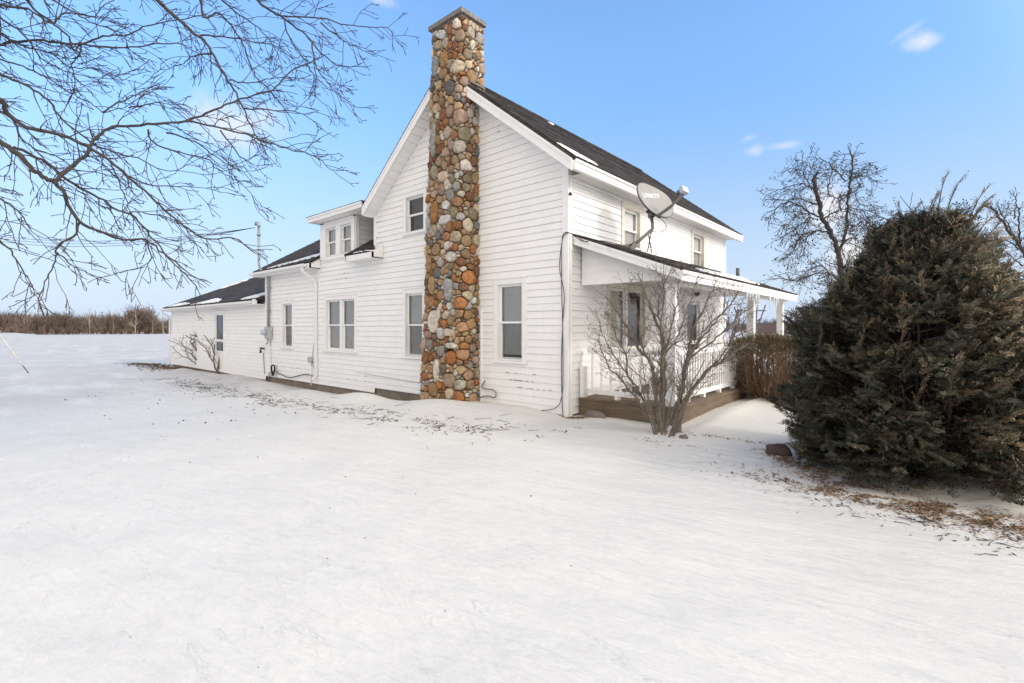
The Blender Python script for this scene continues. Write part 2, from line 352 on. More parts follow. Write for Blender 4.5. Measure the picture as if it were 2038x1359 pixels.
    bp = n.new('ShaderNodeBump'); bp.inputs['Strength'].default_value = .6; bp.inputs['Distance'].default_value = .06; l.new(a3.outputs[0], bp.inputs['Height']); l.new(bp.outputs[0], b.inputs['Normal'])
    return m
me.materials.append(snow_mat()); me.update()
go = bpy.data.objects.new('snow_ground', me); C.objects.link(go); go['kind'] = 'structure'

# ------------------------------------------------------------------ farmhouse
house = tag(empty('farmhouse', (-3.07, 4, 0)), 'white clapboard two storey farmhouse with fieldstone chimney and railed porch', 'house')
def hp(mb, name, m, parent=None, label=None):
    o = mb.build(name, m)
    rooted(o, house) if parent is None else rooted2(o, parent)
    if label: o['label'] = label
    return o
def rooted2(o, p):
    o.parent = p; o.matrix_parent_inverse = (house.matrix_basis).inverted() if p.parent is house else p.matrix_basis.inverted()
    # children of house parts: parts sit at world identity through their own inverse
    o.matrix_parent_inverse.identity(); return o
def clip(poly, a, b, c):
    """keep a*u+b*v<=c"""
    out = []
    for i in range(len(poly)):
        p, q = poly[i], poly[(i + 1) % len(poly)]; dp = a * p[0] + b * p[1] - c; dq = a * q[0] + b * q[1] - c
        if dp <= 0: out.append(p)
        if (dp < 0 < dq) or (dq < 0 < dp):
            t = dp / (dp - dq); out.append((p[0] + (q[0] - p[0]) * t, p[1] + (q[1] - p[1]) * t))
    return out
EXPO = .1355; LAP = .017
def siding(mb, F, outline, planes, openings, v0, v1, u0, u1, lap=LAP):
    """lap boards in the rectangle u0..u1 x v0..v1 cut by half planes and openings"""
    k0 = math.floor((v0 + .06) / EXPO); rng = random.Random(int(u0 * 31 + v0 * 17))
    v = k0 * EXPO - .06
    while v < v1:
        vb, vt = v, v + EXPO; lp = lap * rng.uniform(.88, 1.12)
        gap = .0038 if k0 % 2 else .0016; k0 += 1
        cuts = sorted({max(vb, v0), min(vt, v1)} | {z for o in openings for z in (o[2], o[3]) if max(vb, v0) < z < min(vt, v1)})
        for a, b in zip(cuts, cuts[1:]):
            xs = [(u0, u1)]
            for o in openings:
                if o[2] < b - 1e-6 and o[3] > a + 1e-6:
                    n2 = []
                    for s, e in xs:
                        if o[0] > s: n2.append((s, min(e, o[0])))
                        if o[1] < e: n2.append((max(s, o[1]), e))
                    xs = [(s, e) for s, e in n2 if e - s > 1e-4]
            for s, e in xs:
                bb = min(b, vt - gap) if b < v1 - 1e-4 else b
                poly = [(s, a), (e, a), (e, bb), (s, bb)]
                for pl in planes: poly = clip(poly, *pl) if poly else poly
                if len(poly) < 3: continue
                wf = lambda vv: lp * (vt - vv) / EXPO
                mb.add([F(p[0], p[1], wf(p[1])) for p in poly], [tuple(range(len(poly)))])
                if abs(a - max(vb, v0)) < 1e-6:
                    bot = sorted(p[0] for p in poly if abs(p[1] - a) < 1e-6)
                    if len(bot) >= 2:
                        s2, e2 = bot[0], bot[-1]; mb.quad(F(s2, a, wf(a)), F(s2, a, -.012), F(e2, a, -.012), F(e2, a, wf(a)))
        v += EXPO
def win_back(F, u0, u1, v0, v1):  # opening rectangle (inside of the casing)
    return (u0, u1, v0, v1)

def window(F, u0, u1, v0, v1, cas=.11, style='dh', curtain='curtain', mull=0, casing_mat='trim', sill=True, curtain_low=None, rev=.055, hood=True, name='window', half=None, screen=False):
    """casing with deep reveal, sashes, panes and the blind behind them. u0..u1,v0..v1 are outer casing edges"""
    m = MB(); ct = .032
    m.fbox(F, u0, u0 + cas, v0, v1 - cas, -.02, ct); m.fbox(F, u1 - cas, u1, v0, v1 - cas, -.02, ct); m.fbox(F, u0, u1, v1 - cas, v1, -.02, ct + .004)
    if hood: m.fbox(F, u0 - .015, u1 + .015, v1, v1 + .022, -.02, ct + .022)
    if sill: m.fbox(F, u0 - .02, u1 + .02, v0 - .045, v0, -.09, ct + .04)
    # reveals
    iu0, iu1, iv0, iv1 = u0 + cas, u1 - cas, v0, v1 - cas
    m.fbox(F, iu0 - .02, iu0, iv0, iv1, -rev - .06, -.021); m.fbox(F, iu1, iu1 + .02, iv0, iv1, -rev - .06, -.021); m.fbox(F, iu0 - .02, iu1 + .02, iv1, iv1 + .02, -rev - .06, -.021)
    wn = hp(m, name, casing_mat)
    spans = [(iu0, iu1)]
    s = MB()
    if mull:
        c = (iu0 + iu1) / 2; spans = [(iu0, c - mull / 2), (c + mull / 2, iu1)]; s.fbox(F, c - mull / 2, c + mull / 2, iv0, iv1, -rev - .03, -.005)
    for a, b in spans:
        st = .045; mid = (iv0 + iv1) / 2 + .0
        if style == 'slide': bands = [(iv0, iv1, -rev)]
        else: bands = [(mid - .02, iv1, -rev + .012), (iv0, mid + .022, -rev - .018)]
        sm = MB()
        for k, (p, q, wv) in enumerate(bands):
            t1 = .05; t0 = .065 if (k or style == 'slide') else .042
            sm.fbox(F, a, a + st, p, q, wv - .03, wv); sm.fbox(F, b - st, b, p, q, wv - .03, wv)
            sm.fbox(F, a + st, b - st, q - t1 if k == 0 else q - .042, q, wv - .03, wv); sm.fbox(F, a + st, b - st, p, p + t0, wv - .03, wv)
        sash = hp(sm, 'sash', 'sash', wn)
        g = MB()
        for k, (p, q, wv) in enumerate(bands): g.quad(F(a + st - .01, p + .02, wv - .014), F(b - st + .01, p + .02, wv - .014), F(b - st + .01, q - .02, wv - .014), F(a + st - .01, q - .02, wv - .014))
        hp(g, 'pane', 'glass', wn)
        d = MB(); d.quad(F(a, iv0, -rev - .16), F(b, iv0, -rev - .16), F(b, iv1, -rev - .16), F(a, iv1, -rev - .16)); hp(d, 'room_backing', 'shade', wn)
        if curtain:
            cm = MB(); lowz = iv0 + (curtain_low or 0)
            n = 14
            for i in range(n):
                ua, ub = a + (b - a) * i / n, a + (b - a) * (i + 1) / n; wa = -rev - .054 - .006 * (i % 2); wb = -rev - .054 - .006 * ((i + 1) % 2)
                cm.quad(F(ua, lowz, wa), F(ub, lowz, wb), F(ub, iv1, wb), F(ua, iv1, wa))
            hp(cm, 'curtain', curtain, wn)
        if half and a < (iu0 + iu1) / 2:
            half = (0, 1)
            cm = MB(); ha, hb = a + (b - a) * half[0], a + (b - a) * half[1]; cm.quad(F(ha, iv0, -rev - .08), F(hb, iv0, -rev - .08), F(hb, iv1, -rev - .08), F(ha, iv1, -rev - .08)); hp(cm, 'curtain', 'curtain', wn)  # pale sheet put behind this pane in place of its reflection
        if screen:
            q = MB(); p0, p1, wv = bands[1]; q.quad(F(a + .02, p0 + .03, wv + .004), F(b - .02, p0 + .03, wv + .004), F(b - .02, p1 - .01, wv + .004), F(a + .02, p1 - .01, wv + .004)); hp(q, 'insect_screen', 'screen', wn)
    if mull: hp(s, 'mullion', 'sash', wn)
    return (u0 + .03, u1 - .03, v0 - .02, v1 - .03)

# --- window openings, wall by wall
oA = []; oB = []
SX = -6.14; MX = -13.0; LX = -24.5; DEP = 8.55
oA.append(window(FA, -1.81, -.95, .86, 2.50, curtain='blind', curtain_low=.12, screen=True))
oA.append(window(FA, -4.90, -4.02, .82, 2.46, curtain='blind', screen=True))
oA.append(window(FA, -8.78, -7.00, .86, 2.44, mull=.12, curtain='curtain', curtain_low=.06))
oA.append(window(FA, -11.72, -10.80, .87, 2.43, curtain='curtain', screen=True))
oA.append(window(FA, -4.88, -3.98, 3.82, 4.80, curtain=None))
oA.append(window(FA, -8.80, -8.02, 3.62, 4.56, cas=.10, curtain='blind', sill=False, hood=False))
oA.append(window(FA, -7.96, -7.18, 3.62, 4.56, cas=.10, curtain='blind', sill=False, hood=False))
oB.append(window(FB, 1.95, 2.88, 3.20, 4.19, curtain='blind', casing_mat='reveal', screen=True))
oB.append(window(FB, 5.80, 6.80, 3.20, 4.19, curtain='blind', casing_mat='reveal', screen=True))
oB.append(window(FB, 1.38, 3.08, 1.05, 2.42, cas=.075, style='slide', mull=.06, curtain=None, casing_mat='reveal', half=(-1, 0)))
# wing door with a tall storm sash; porch door
def door(F, u0, u1, v0, v1, name, gl):
    m = MB(); cas = .10
    m.fbox(F, u0, u0 + cas, v0, v1 - cas, -.02, .03); m.fbox(F, u1 - cas, u1, v0, v1 - cas, -.02, .03); m.fbox(F, u0, u1, v1 - cas, v1, -.02, .034); m.fbox(F, u0 + cas, u1 - cas, v0, v0 + .03, -.10, .05)
    d = hp(m, name, 'trim'); a, b, z0, z1 = u0 + cas, u1 - cas, v0 + .03, v1 - cas
    p = MB(); st = .10; g0, gm, g1 = gl
    p.fbox(F, a, a + st, z0, z1, -.05, -.015); p.fbox(F, b - st, b, z0, z1, -.05, -.015); p.fbox(F, a + st, b - st, z0, g0, -.05, -.016); p.fbox(F, a + st, b - st, gm - .05, gm + .05, -.05, -.016); p.fbox(F, a + st, b - st, g1, z1, -.05, -.016)
    p.fbox(F, a + st + .06, b - st - .06, z0 + .12, g0 - .10, -.016, -.008)
    hp(p, 'door_panel', 'sash', d)
    g = MB()
    for q, r in ((g0, gm - .05), (gm + .05, g1)): g.quad(F(a + st, q, -.035), F(b - st, q, -.035), F(b - st, r, -.035), F(a + st, r, -.035))
    hp(g, 'pane', 'glass', d)
    k = MB(); k.quad(F(a, z0, -.16), F(b, z0, -.16), F(b, z1, -.16), F(a, z1, -.16)); hp(k, 'room_backing', 'dark', d)
    k = MB(); k.quad(F(a, z0, -.10), F(a + (b - a) * .42, z0, -.10), F(a + (b - a) * .42, z1, -.10), F(a, z1, -.10)); hp(k, 'curtain', 'dull', d)
    h = MB(); h.tube([F(b - .05, (z0 + z1) / 2 - .05, -.01), F(b - .05, (z0 + z1) / 2 - .05, .04), F(b - .12, (z0 + z1) / 2 - .05, .045)], .012); hp(h, 'handle', 'gal', d)
    return (u0 + .03, u1 - .03, v0, v1 - .03)
oA.append(door(FA, -18.30, -17.06, -.28, 2.23, 'door', (.55, .98, 2.05)))
oB.append(door(FB, 5.36, 6.46, .25, 2.36, 'door', (.75, 1.12, 2.15)))

# --- walls
SL = .80; AP = 6.92   # soffit plane: z = AP - SL*|x+3.07|
def soff(x): return AP - SL * abs(x + 3.07)
g = MB(); siding(g, FA, None, [(SL, 1, AP - SL * 3.07), (-SL, 1, AP + SL * 3.07)], oA, -.07, 7, SX, 0.)
hp(g, 'gable_wall', 'siding')
g = MB(); siding(g, FA, None, [], oA, -.20, 3.62, MX, SX - .0); siding(g, FA, None, [], oA, 3.62, 4.60, -8.97, -7.14); hp(g, 'lower_wall', 'siding')
g = MB(); siding(g, FA, None, [], oA, -.34, 2.42, LX, MX); hp(g, 'wing_wall', 'siding')
g = MB(); siding(g, FB, None, [], oB, -.06, 4.52, 0., DEP); hp(g, 'east_wall', 'siding')
# dormer cheek (faces east) and the sliver of main wall above the low roof (faces west)
FD = lambda u, v, w: (-7.14 + w, u, v)
g = MB(); siding(g, FD, None, [(.60, -1, -3.62)], [], 3.55, 4.70, .02, 1.9); hp(g, 'dormer_wall', 'siding')
FDL = lambda u, v, w: (-8.97 - w, -u, v)
g = MB(); siding(g, FDL, None, [(-.60, -1, -3.62)], [], 3.55, 4.70, -1.9, -.02); hp(g, 'dormer_wall', 'siding')
# backing shell so that the house is closed from every side
g = MB(); I = .24
for x0, x1, y1, z1 in ((SX + .02, -.42, DEP - .02, 4.44), (MX + .02, SX + .021, 6.5, 3.40), (LX + .02, MX + .021, 8.0, 2.36)):
    for q in ([(x0, y1, -.4), (x1, y1, -.4), (x1, y1, z1), (x0, y1, z1)], [(x0, I, -.4), (x0, y1, -.4), (x0, y1, z1), (x0, I, z1)], [(x1, I, -.4), (x1, I, z1), (x1, y1, z1), (x1, y1, -.4)]): g.add(q, [(0, 1, 2, 3)])
hp(g, 'rear_wall', 'soffit')
def backing(F, rects, ops, tris=()):
    """sheathing right behind the boards, open where the windows are"""
    g = MB()
    for (u0, u1, v0, v1) in rects:
        us = sorted({u0, u1} | {x for o in ops for x in (o[0], o[1]) if u0 < x < u1}); vs_ = sorted({v0, v1} | {z for o in ops for z in (o[2], o[3]) if v0 < z < v1})
        for a, b in zip(us, us[1:]):
            for c, d in zip(vs_, vs_[1:]):
                mu, mv = (a + b) / 2, (c + d) / 2
                if any(o[0] < mu < o[1] and o[2] < mv < o[3] for o in ops): continue
                g.quad(F(a, c, -.012), F(b, c, -.012), F(b, d, -.012), F(a, d, -.012))
    for t in tris: g.add([F(u, v, -.012) for u, v in t], [tuple(range(len(t)))])
    return g
g = backing(FA, [(SX, 0, -.07, 4.46), (SX + .52, -.42, 4.46, 4.85), (MX, SX, -.2, 3.62), (-8.97, -7.14, 3.62, 4.6), (LX, MX, -.34, 2.42)], oA, [[(SX, 4.46), (SX + .52, 4.46), (SX + .52, 4.85)], [(-.42, 4.46), (0, 4.46), (-.42, 4.8)], [(SX + .52, 4.85), (-.42, 4.85), (-3.07, 6.9)]])
hp(g, 'sheathing', 'shade_paper')
g = backing(FB, [(0, DEP, -.06, 4.5)], oB); hp(g, 'sheathing', 'shade_paper')
FN = lambda u, v, w: (-u, DEP + w, v); FW = lambda u, v, w: (LX - w, -u, v)
g = MB(); siding(g, FN, None, [(-SL, 1, AP - SL * 3.07), (SL, 1, AP + SL * 3.07)], [], -.07, 7, 0., -SX); hp(g, 'gable_wall', 'siding')
g = MB(); siding(g, FW, None, [(.43, 1, 2.45), (-.43, 1, 2.45 + .43 * 8)], [], -.34, 4.2, -8.0, 0.); hp(g, 'wing_wall', 'siding')
FM = lambda u, v, w: (MX - w, -u, v)
g = MB(); siding(g, FM, None, [(.60, 1, 3.62), (-.60, 1, 3.62 + .6 * 5.2)], [], 2.3, 5.2, -5.2, 0.); hp(g, 'lower_wall', 'siding')
# --- foundation
g = MB()
for a, b, z in ((LX + .03, MX, -.34), (MX, SX, -.20), (SX, -.03, -.07)): g.box((a, .035, -1.2), (b, .25, z - .002))
g.box((-.25, .25, -1.2), (-.035, DEP, -.062)); hp(g, 'foundation', 'concrete')

g = MB(); rp = random.Random(19)   # bare wood where the paint has flaked along the board edges
for x0, x1, z, n in ((-8.2, -7.3, 2.92, 9), (-8.0, -7.4, 3.06, 6), (-1.5, -.75, .62, 9), (-1.6, -.4, .45, 12), (-1.3, -.7, .30, 6), (-6.1, -5.9, 4.3, 3), (-6.1, -5.8, 3.9, 3), (-7.6, -6.0, .1, 8), (-12.3, -9.6, .3, 10), (-23.5, -18.8, 1.5, 8), (-23.5, -18.8, .9, 9), (-3.0, -1.4, 5.6, 8), (-22, -19, .1, 10)):
    for _ in range(n):
        x = rp.uniform(x0, x1); zk = round((z + rp.uniform(-.1, .1) + .06) / EXPO) * EXPO - .06; L = rp.uniform(.03, .14); h = rp.uniform(.004, .014)
        g.add([FA(x, zk + .002, .0225), FA(x + L, zk + .002, .0225), FA(x + L * .8, zk + h, .0225), FA(x + L * .3, zk + h * 1.3, .0225)], [(0, 1, 2, 3)])
tag(hp(g, 'flaked_paint', 'concrete'), kind='stuff')

# --- corner boards
g = MB()
def cboard(F, u0, u1, v0, v1, t=.03): g.fbox(F, u0, u1, v0, v1, -.01, t)
cboard(FA, -.105, .03, -.12, 4.46); cboard(FB, -.0, .10, -.12, 4.3); hp(g, 'corner_board', 'trim')
g = MB(); cboard(FA, SX - .02, SX + .09, 3.62, 4.50); hp(g, 'corner_board', 'trim')
g = MB(); cboard(FA, MX - .02, MX + .10, -.20, 3.45); hp(g, 'corner_board', 'trim')
g = MB(); cboard(FA, LX - .03, LX + .09, -.34, 2.40); hp(g, 'corner_board', 'trim')
g = MB(); cboard(FA, -9.17, -9.12, -.2, 3.4, .026); hp(g, 'corner_board', 'trim')
g = MB(); cboard(FB, DEP - .10, DEP + .03, -.10, 4.3); hp(g, 'corner_board', 'trim')
# dormer front casing boards
g = MB()
cboard(FA, -9.02, -8.80, 3.56, 4.60, .036); cboard(FA, -7.18, -7.10, 3.56, 4.60, .036); cboard(FA, -8.02, -7.96, 3.62, 4.56, .030); cboard(FA, -8.80, -7.18, 4.565, 4.64, .037); cboard(FA, -8.86, -7.12, 3.52, 3.61, .045)
g.box((-7.139, .0, 3.6), (-7.075, .10, 4.62)); hp(g, 'dormer_casing', 'trim')

# --- roofs
def slope(mb, a, b, c, d, n, th=.035, lift=.010):
    """shingle courses on the quad a(eave start) b(eave end) c(ridge end) d(ridge start)"""
    a, b, c, d = map(Vector, (a, b, c, d)); nr = (b - a).cross(d - a).normalized()
    if nr.z < 0: nr = -nr
    rng = random.Random(5)
    for i in range(n):
        t0, t1 = i / n, (i + 1) / n + .25 / n
        t1 = min(t1, 1)
        p, q = a.lerp(d, t0), b.lerp(c, t0); r, s = b.lerp(c, t1), a.lerp(d, t1); k = lift * rng.uniform(.7, 1.3)
        up = nr * (th + k); lo = nr * th
        m = 22
        for j in range(m):
            j0, j1 = j / m, (j + 1) / m; w0 = nr * rng.uniform(-.003, .003)
            P, Q, Rr, S = p.lerp(q, j0), p.lerp(q, j1), s.lerp(r, j1), s.lerp(r, j0)
            mb.quad(P + up + w0, Q + up + w0, Rr + lo, S + lo); mb.quad(P, Q, Q + up + w0, P + up + w0)
    mb.hexa([a - nr * .02, b - nr * .02, c - nr * .02, d - nr * .02, a + nr * th * .9, b + nr * th * .9, c + nr * th * .9, d + nr * th * .9])
Y0, Y1 = -.34, DEP + .52
EX, WXE = .34, -6.20
T = .235                                             # roof surface above the soffit plane
def rz(x): return soff(x) + T
g = MB()
ry0 = .42                                            # shingles start behind the rake on either side of the chimney
slope(g, (EX, Y0, rz(EX)), (EX, Y1, rz(EX)), (-3.07, Y1, rz(-3.07)), (-3.07, Y0, rz(-3.07)), 27)
slope(g, (WXE, Y1, rz(WXE)), (WXE, Y0, rz(WXE)), (-3.07, Y0, rz(-3.07)), (-3.07, Y1, rz(-3.07)), 27)
g.tube([(-3.07, .16, rz(-3.07) + .03), (-3.07, Y1, rz(-3.07) + .03)], .05, 6)
mainroof = hp(g, 'roof', 'shingle_y')
# rake fascia boards, two step, both gables; cut around the chimney
def rake(y, out, skip=None):
    g = MB()
    for xs in ((EX - .02, -2.28), (-3.34, WXE + .02)) if skip else ((EX - .02, -3.07), (-3.07, WXE + .02)):
        a, b = xs
        for (h0, h1, th) in ((0, .155, .028), (.155, .215, .042)):
            y0, y1 = (y, y - out * th) if out > 0 else (y, y - out * th)
            lo, hi = min(y0, y1), max(y0, y1)
            pts = [(a, soff(a) + h0), (b, soff(b) + h0), (b, soff(b) + h1), (a, soff(a) + h1)]
            vs_ = [(p[0], lo, p[1]) for p in pts] + [(p[0], hi, p[1]) for p in pts]
            g.add(vs_, [(0, 1, 2, 3), (7, 6, 5, 4), (0, 4, 5, 1), (1, 5, 6, 2), (2, 6, 7, 3), (3, 7, 4, 0)])
    return hp(g, 'fascia', 'trim', mainroof)
rake(Y0 + .02, 1, True); rake(Y1 - .02, -1)
# gable soffit boards (short planks running out from the wall)
def soffit_run(x0, x1, n, ya, yb):
    g = MB()
    for i in range(n):
        a = x0 + (x1 - x0) * i / n; b = x0 + (x1 - x0) * (i + .94) / n
        z = .004
        g.hexa([(a, ya, soff(a) + z), (b, ya, soff(b) + z), (b, yb, soff(b) + z), (a, yb, soff(a) + z), (a, ya, soff(a) + z + .02), (b, ya, soff(b) + z + .02), (b, yb, soff(b) + z + .02), (a, yb, soff(a) + z + .02)])
    hp(g, 'soffit', 'trim', mainroof)
soffit_run(WXE + .03, -3.35, 17, Y0 + .03, -.005); soffit_run(EX - .03, -2.27, 19, Y0 + .03, -.005); soffit_run(WXE + .03, -3.07, 12, DEP + .03, Y1 - .03); soffit_run(EX - .03, -3.07, 12, DEP + .03, Y1 - .03)
# eave fascia / box gutter and flat soffit on the east side
g = MB(); ez = rz(EX)
g.box((EX - .02, Y0 + .005, ez - .20), (EX + .05, Y1 - .005, ez - .045)); g.box((EX + .05, Y0 + .005, ez - .075), (EX + .075, Y1 - .005, ez - .030)); hp(g, 'gutter', 'trim', mainroof)
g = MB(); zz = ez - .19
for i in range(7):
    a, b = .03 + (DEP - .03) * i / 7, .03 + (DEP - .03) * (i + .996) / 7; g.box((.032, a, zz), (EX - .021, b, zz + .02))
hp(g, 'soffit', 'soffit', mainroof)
g = MB(); g.box((.02, .10, zz - .055), (.05, DEP - .1, zz - .001)); hp(g, 'frieze_board', 'trim', mainroof)
g = MB(); g.box((WXE - .05, Y0 + .005, rz(WXE) - .20), (WXE + .02, Y1 - .005, rz(WXE) - .02)); hp(g, 'gutter', 'trim', mainroof)
g = MB()  # eave return under the west end of the rake
g.hexa([(WXE, Y0 + .02, soff(WXE) + .0), (WXE + .03, Y0 + .02, soff(WXE) - .0), (WXE + .03, -.0, soff(WXE)), (WXE, 0, soff(WXE)), (WXE, Y0 + .02, soff(WXE) + .2), (WXE + .03, Y0 + .02, soff(WXE) + .2), (WXE + .03, 0, soff(WXE) + .2), (WXE, 0, soff(WXE) + .2)])
hp(g, 'eave_return', 'trim', mainroof)

# low roof in the middle: eave z 3.50 at y=-.30, slope .60, ridge at y=2.6
def lz(y): return 3.66 + .60 * y
g = MB(); LM, LR = -13.28, SX - .05
for a, b in ((LM, -9.02), (-7.10, SX + .02)): slope(g, (a, -.33, lz(-.33)), (b, -.33, lz(-.33)), (b, .35, lz(.35)), (a, .35, lz(.35)), 4)
slope(g, (LM, .33, lz(.33)), (SX + .02, .33, lz(.33)), (SX + .02, 2.6, lz(2.6)), (LM, 2.6, lz(2.6)), 14)
slope(g, (SX + .02, 5.6, lz(-.4)), (LM, 5.6, lz(-.4)), (LM, 2.6, lz(2.6)), (SX + .02, 2.6, lz(2.6)), 16)
lowroof = hp(g, 'roof', 'shingle_x')
g = MB()
for a, b in ((LM, -9.05), (-7.02, SX + .40)):
    z = lz(-.33)
    g.box((a, -.345, z - .155), (b, -.30, z - .012)); g.box((a, -.30, z - .155), (b, -.005, z - .135))
for a in (-9.05 - .03, -7.02, SX + .37): g.hexa([(a, -.345, lz(-.33) - .155), (a + .03, -.345, lz(-.33) - .155), (a + .03, -.02, lz(-.33) - .155), (a, -.02, lz(-.33) - .155), (a, -.345, lz(-.33) - .01), (a + .03, -.345, lz(-.33) - .01), (a + .03, -.02, lz(0)), (a, -.02, lz(0))])
hp(g, 'fascia', 'trim', lowroof)
g = MB()  # west rake board of the low roof
g.hexa([(LM, -.33, lz(-.33) - .17), (LM + .03, -.33, lz(-.33) - .17), (LM + .03, 2.6, lz(2.6) - .17), (LM, 2.6, lz(2.6) - .17), (LM, -.33, lz(-.33) - .01), (LM + .03, -.33, lz(-.33) - .01), (LM + .03, 2.6, lz(2.6) - .01), (LM, 2.6, lz(2.6) - .01)])
g.hexa([(LM + .03, -.3, lz(-.3) - .17), (MX, -.3, lz(-.3) - .17), (MX, 2.6, lz(2.6) - .17), (LM + .03, 2.6, lz(2.6) - .17), (LM + .03, -.3, lz(-.3) - .15), (MX, -.3, lz(-.3) - .15), (MX, 2.6, lz(2.6) - .15), (LM + .03, 2.6, lz(2.6) - .15)])
hp(g, 'fascia', 'trim', lowroof)
def gutter(a, b, y, z, parent, drip=True):
    g = MB(); n = 8; prof = [(0, .0), (-.02, -.06), (-.06, -.085), (-.10, -.06), (-.115, .005), (-.105, .005), (-.09, -.05), (-.06, -.07), (-.025, -.05), (-.01, .0)]
    vs_ = [(a, y + p, z + q) for p, q in prof] + [(b, y + p, z + q) for p, q in prof]; k = len(prof)
    g.add(vs_, [(i, (i + 1) % k, k + (i + 1) % k, k + i) for i in range(k)] + [tuple(range(k)), tuple(range(2 * k - 1, k - 1, -1))])
    return hp(g, 'gutter', 'trim', parent)
gutter(LM - .05, -9.2, -.345, lz(-.33) - .03, lowroof)
# dormer roof (low shed running back under the main rake)
g = MB(); slope(g, (-9.25, -.36, 4.80), (SX - .08, -.36, 4.80), (SX - .08, 2.3, 5.02), (-9.25, 2.3, 5.02), 9, .02, .006)
dr = hp(g, 'dormer_roof', 'shingle_x')
g = MB(); g.box((-9.20, -.345, 4.655), (-6.24, -.31, 4.795)); g.box((-9.26, -.37, 4.755), (-6.22, -.345, 4.805)); g.box((-9.20, -.31, 4.655), (-9.17, 2.0, 4.85)); g.box((-9.17, -.31, 4.655), (SX - .02, .0, 4.672)); g.box((-7.14, .0, 4.655), (SX - .02, 1.2, 4.672)); hp(g, 'fascia', 'trim', dr)
# wing roof
def wz(y): return 2.64 + .43 * y
WL = LX - .22
g = MB(); slope(g, (WL, -.33, wz(-.33)), (MX - .03, -.33, wz(-.33)), (MX - .03, 4, wz(4)), (WL, 4, wz(4)), 28)
slope(g, (MX - .03, 8.33, wz(-.33)), (WL, 8.33, wz(-.33)), (WL, 4, wz(4)), (MX - .03, 4, wz(4)), 20)
wr = hp(g, 'roof', 'shingle_x')
g = MB(); z = wz(-.33)
g.box((WL, -.345, z - .16), (MX - .02, -.30, z - .012)); g.box((WL, -.30, z - .16), (MX - .02, -.005, z - .14)); g.box((MX - .15, -.41, z - .15), (MX - .02, -.345, z + .03))
for sy in (1, -1):
    ya, yb = (-.33, 4) if sy > 0 else (8.33, 4)
    g.hexa([(WL, ya, z - .17), (WL + .03, ya, z - .17), (WL + .03, yb, wz(4) - .17), (WL, yb, wz(4) - .17), (WL, ya, z - .01), (WL + .03, ya, z - .01), (WL + .03, yb, wz(4) - .01), (WL, yb, wz(4) - .01)])
hp(g, 'fascia', 'trim', wr)
gutter(WL - .12, MX - .16, -.345, z - .03, wr)

# --- services on the wall
def dpipe(pts, name='downspout', w=.075):
    g = MB()
    for a, b in zip(pts, pts[1:]): g.bar(a, b, w, w * .8, up=(0, -1, 0))
    for p in pts[1:-1]: g.tube([Vector(p) - Vector((0, 0, .02)), Vector(p) + Vector((0, 0, .02))], w * .56, 8)
    return hp(g, name, 'white')
dpipe([(-9.40, -.40, 3.36), (-9.40, -.40, 3.22), (-9.26, -.13, 2.98), (-9.23, -.075, 2.88), (-9.20, -.075, .06), (-9.24, -.16, -.06)])
dpipe([(-24.66, -.40, 2.36), (-24.66, -.36, 2.25), (-24.60, -.075, 2.08), (-24.60, -.075, -.30), (-24.75, -.16, -.36)])
g = MB(); g.tube([(-12.62, -.075, 1.52), (-12.62, -.075, 3.30), (-12.62, -.10, 3.4), (-12.62, -.36, 3.55), (-12.62, -.39, 3.7), (-12.64, -.39, 5.02)], .042, 10)
g.tube([(-12.64, -.39, 4.99), (-12.64, -.39, 5.06), (-12.68, -.40, 5.13), (-12.76, -.42, 5.15), (-12.83, -.43, 5.10)], [.05, .058, .062, .058, .04], 10)
g.tube([(-12.64, -.39, 4.70), (-12.64, -.39, 4.76)], .07, 10)
for zc in (2.1, 2.9): g.box((-12.70, -.12, zc), (-12.54, -.02, zc + .035))
hp(g, 'service_mast', 'gal')
g = MB(); g.box((-12.72, -.17, 1.14), (-12.42, -.03, 1.56)); g.box((-12.70, -.18, 1.16), (-12.44, -.17, 1.54))
mt = hp(g, 'electric_meter', 'grey')
g = MB(); g.tube([(-12.60, -.18, 1.36), (-12.60, -.31, 1.36), (-12.60, -.335, 1.36)], [.105, .10, .07], 16); hp(g, 'meter_dome', 'feed', mt)
g = MB(); g.tube([(-12.62, -.1, 1.14), (-12.62, -.1, 1.02), (-12.70, -.1, .95)], .03, 8); hp(g, 'conduit', 'grey', mt)
g = MB(); g.tube([(-13.1, -.03, .78), (-13.1, -.12, .78), (-13.1, -.15, .74), (-13.1, -.15, .64)], .028, 8); g.tube([(-13.22, -.13, .80), (-12.98, -.13, .80)], .022, 6); g.tube([(-13.1, -.14, .70), (-13.1, -.15, .62)], .04, 8); hp(g, 'spigot', 'black')
g = MB(); g.box((-9.72, -.09, .44), (-9.50, -.02, .60)); jb = hp(g, 'junction_box', 'grey'); g = MB(); g.tube([(-9.58, -.05, .44), (-9.56, -.05, -.26)], .022, 8); hp(g, 'conduit', 'white', jb)
g = MB(); g.bar((-2.185, -.02, -.02), (-2.185, -.02, 1.9), .035, .04); hp(g, 'chimney_flashing', 'white')
g = MB(); g.tube([(.03, .02, 3.93), (.075, -.03, 3.93), (.10, -.05, 3.90)], [.012, .02, .028], 8); hp(g, 'cable_hook', 'black')

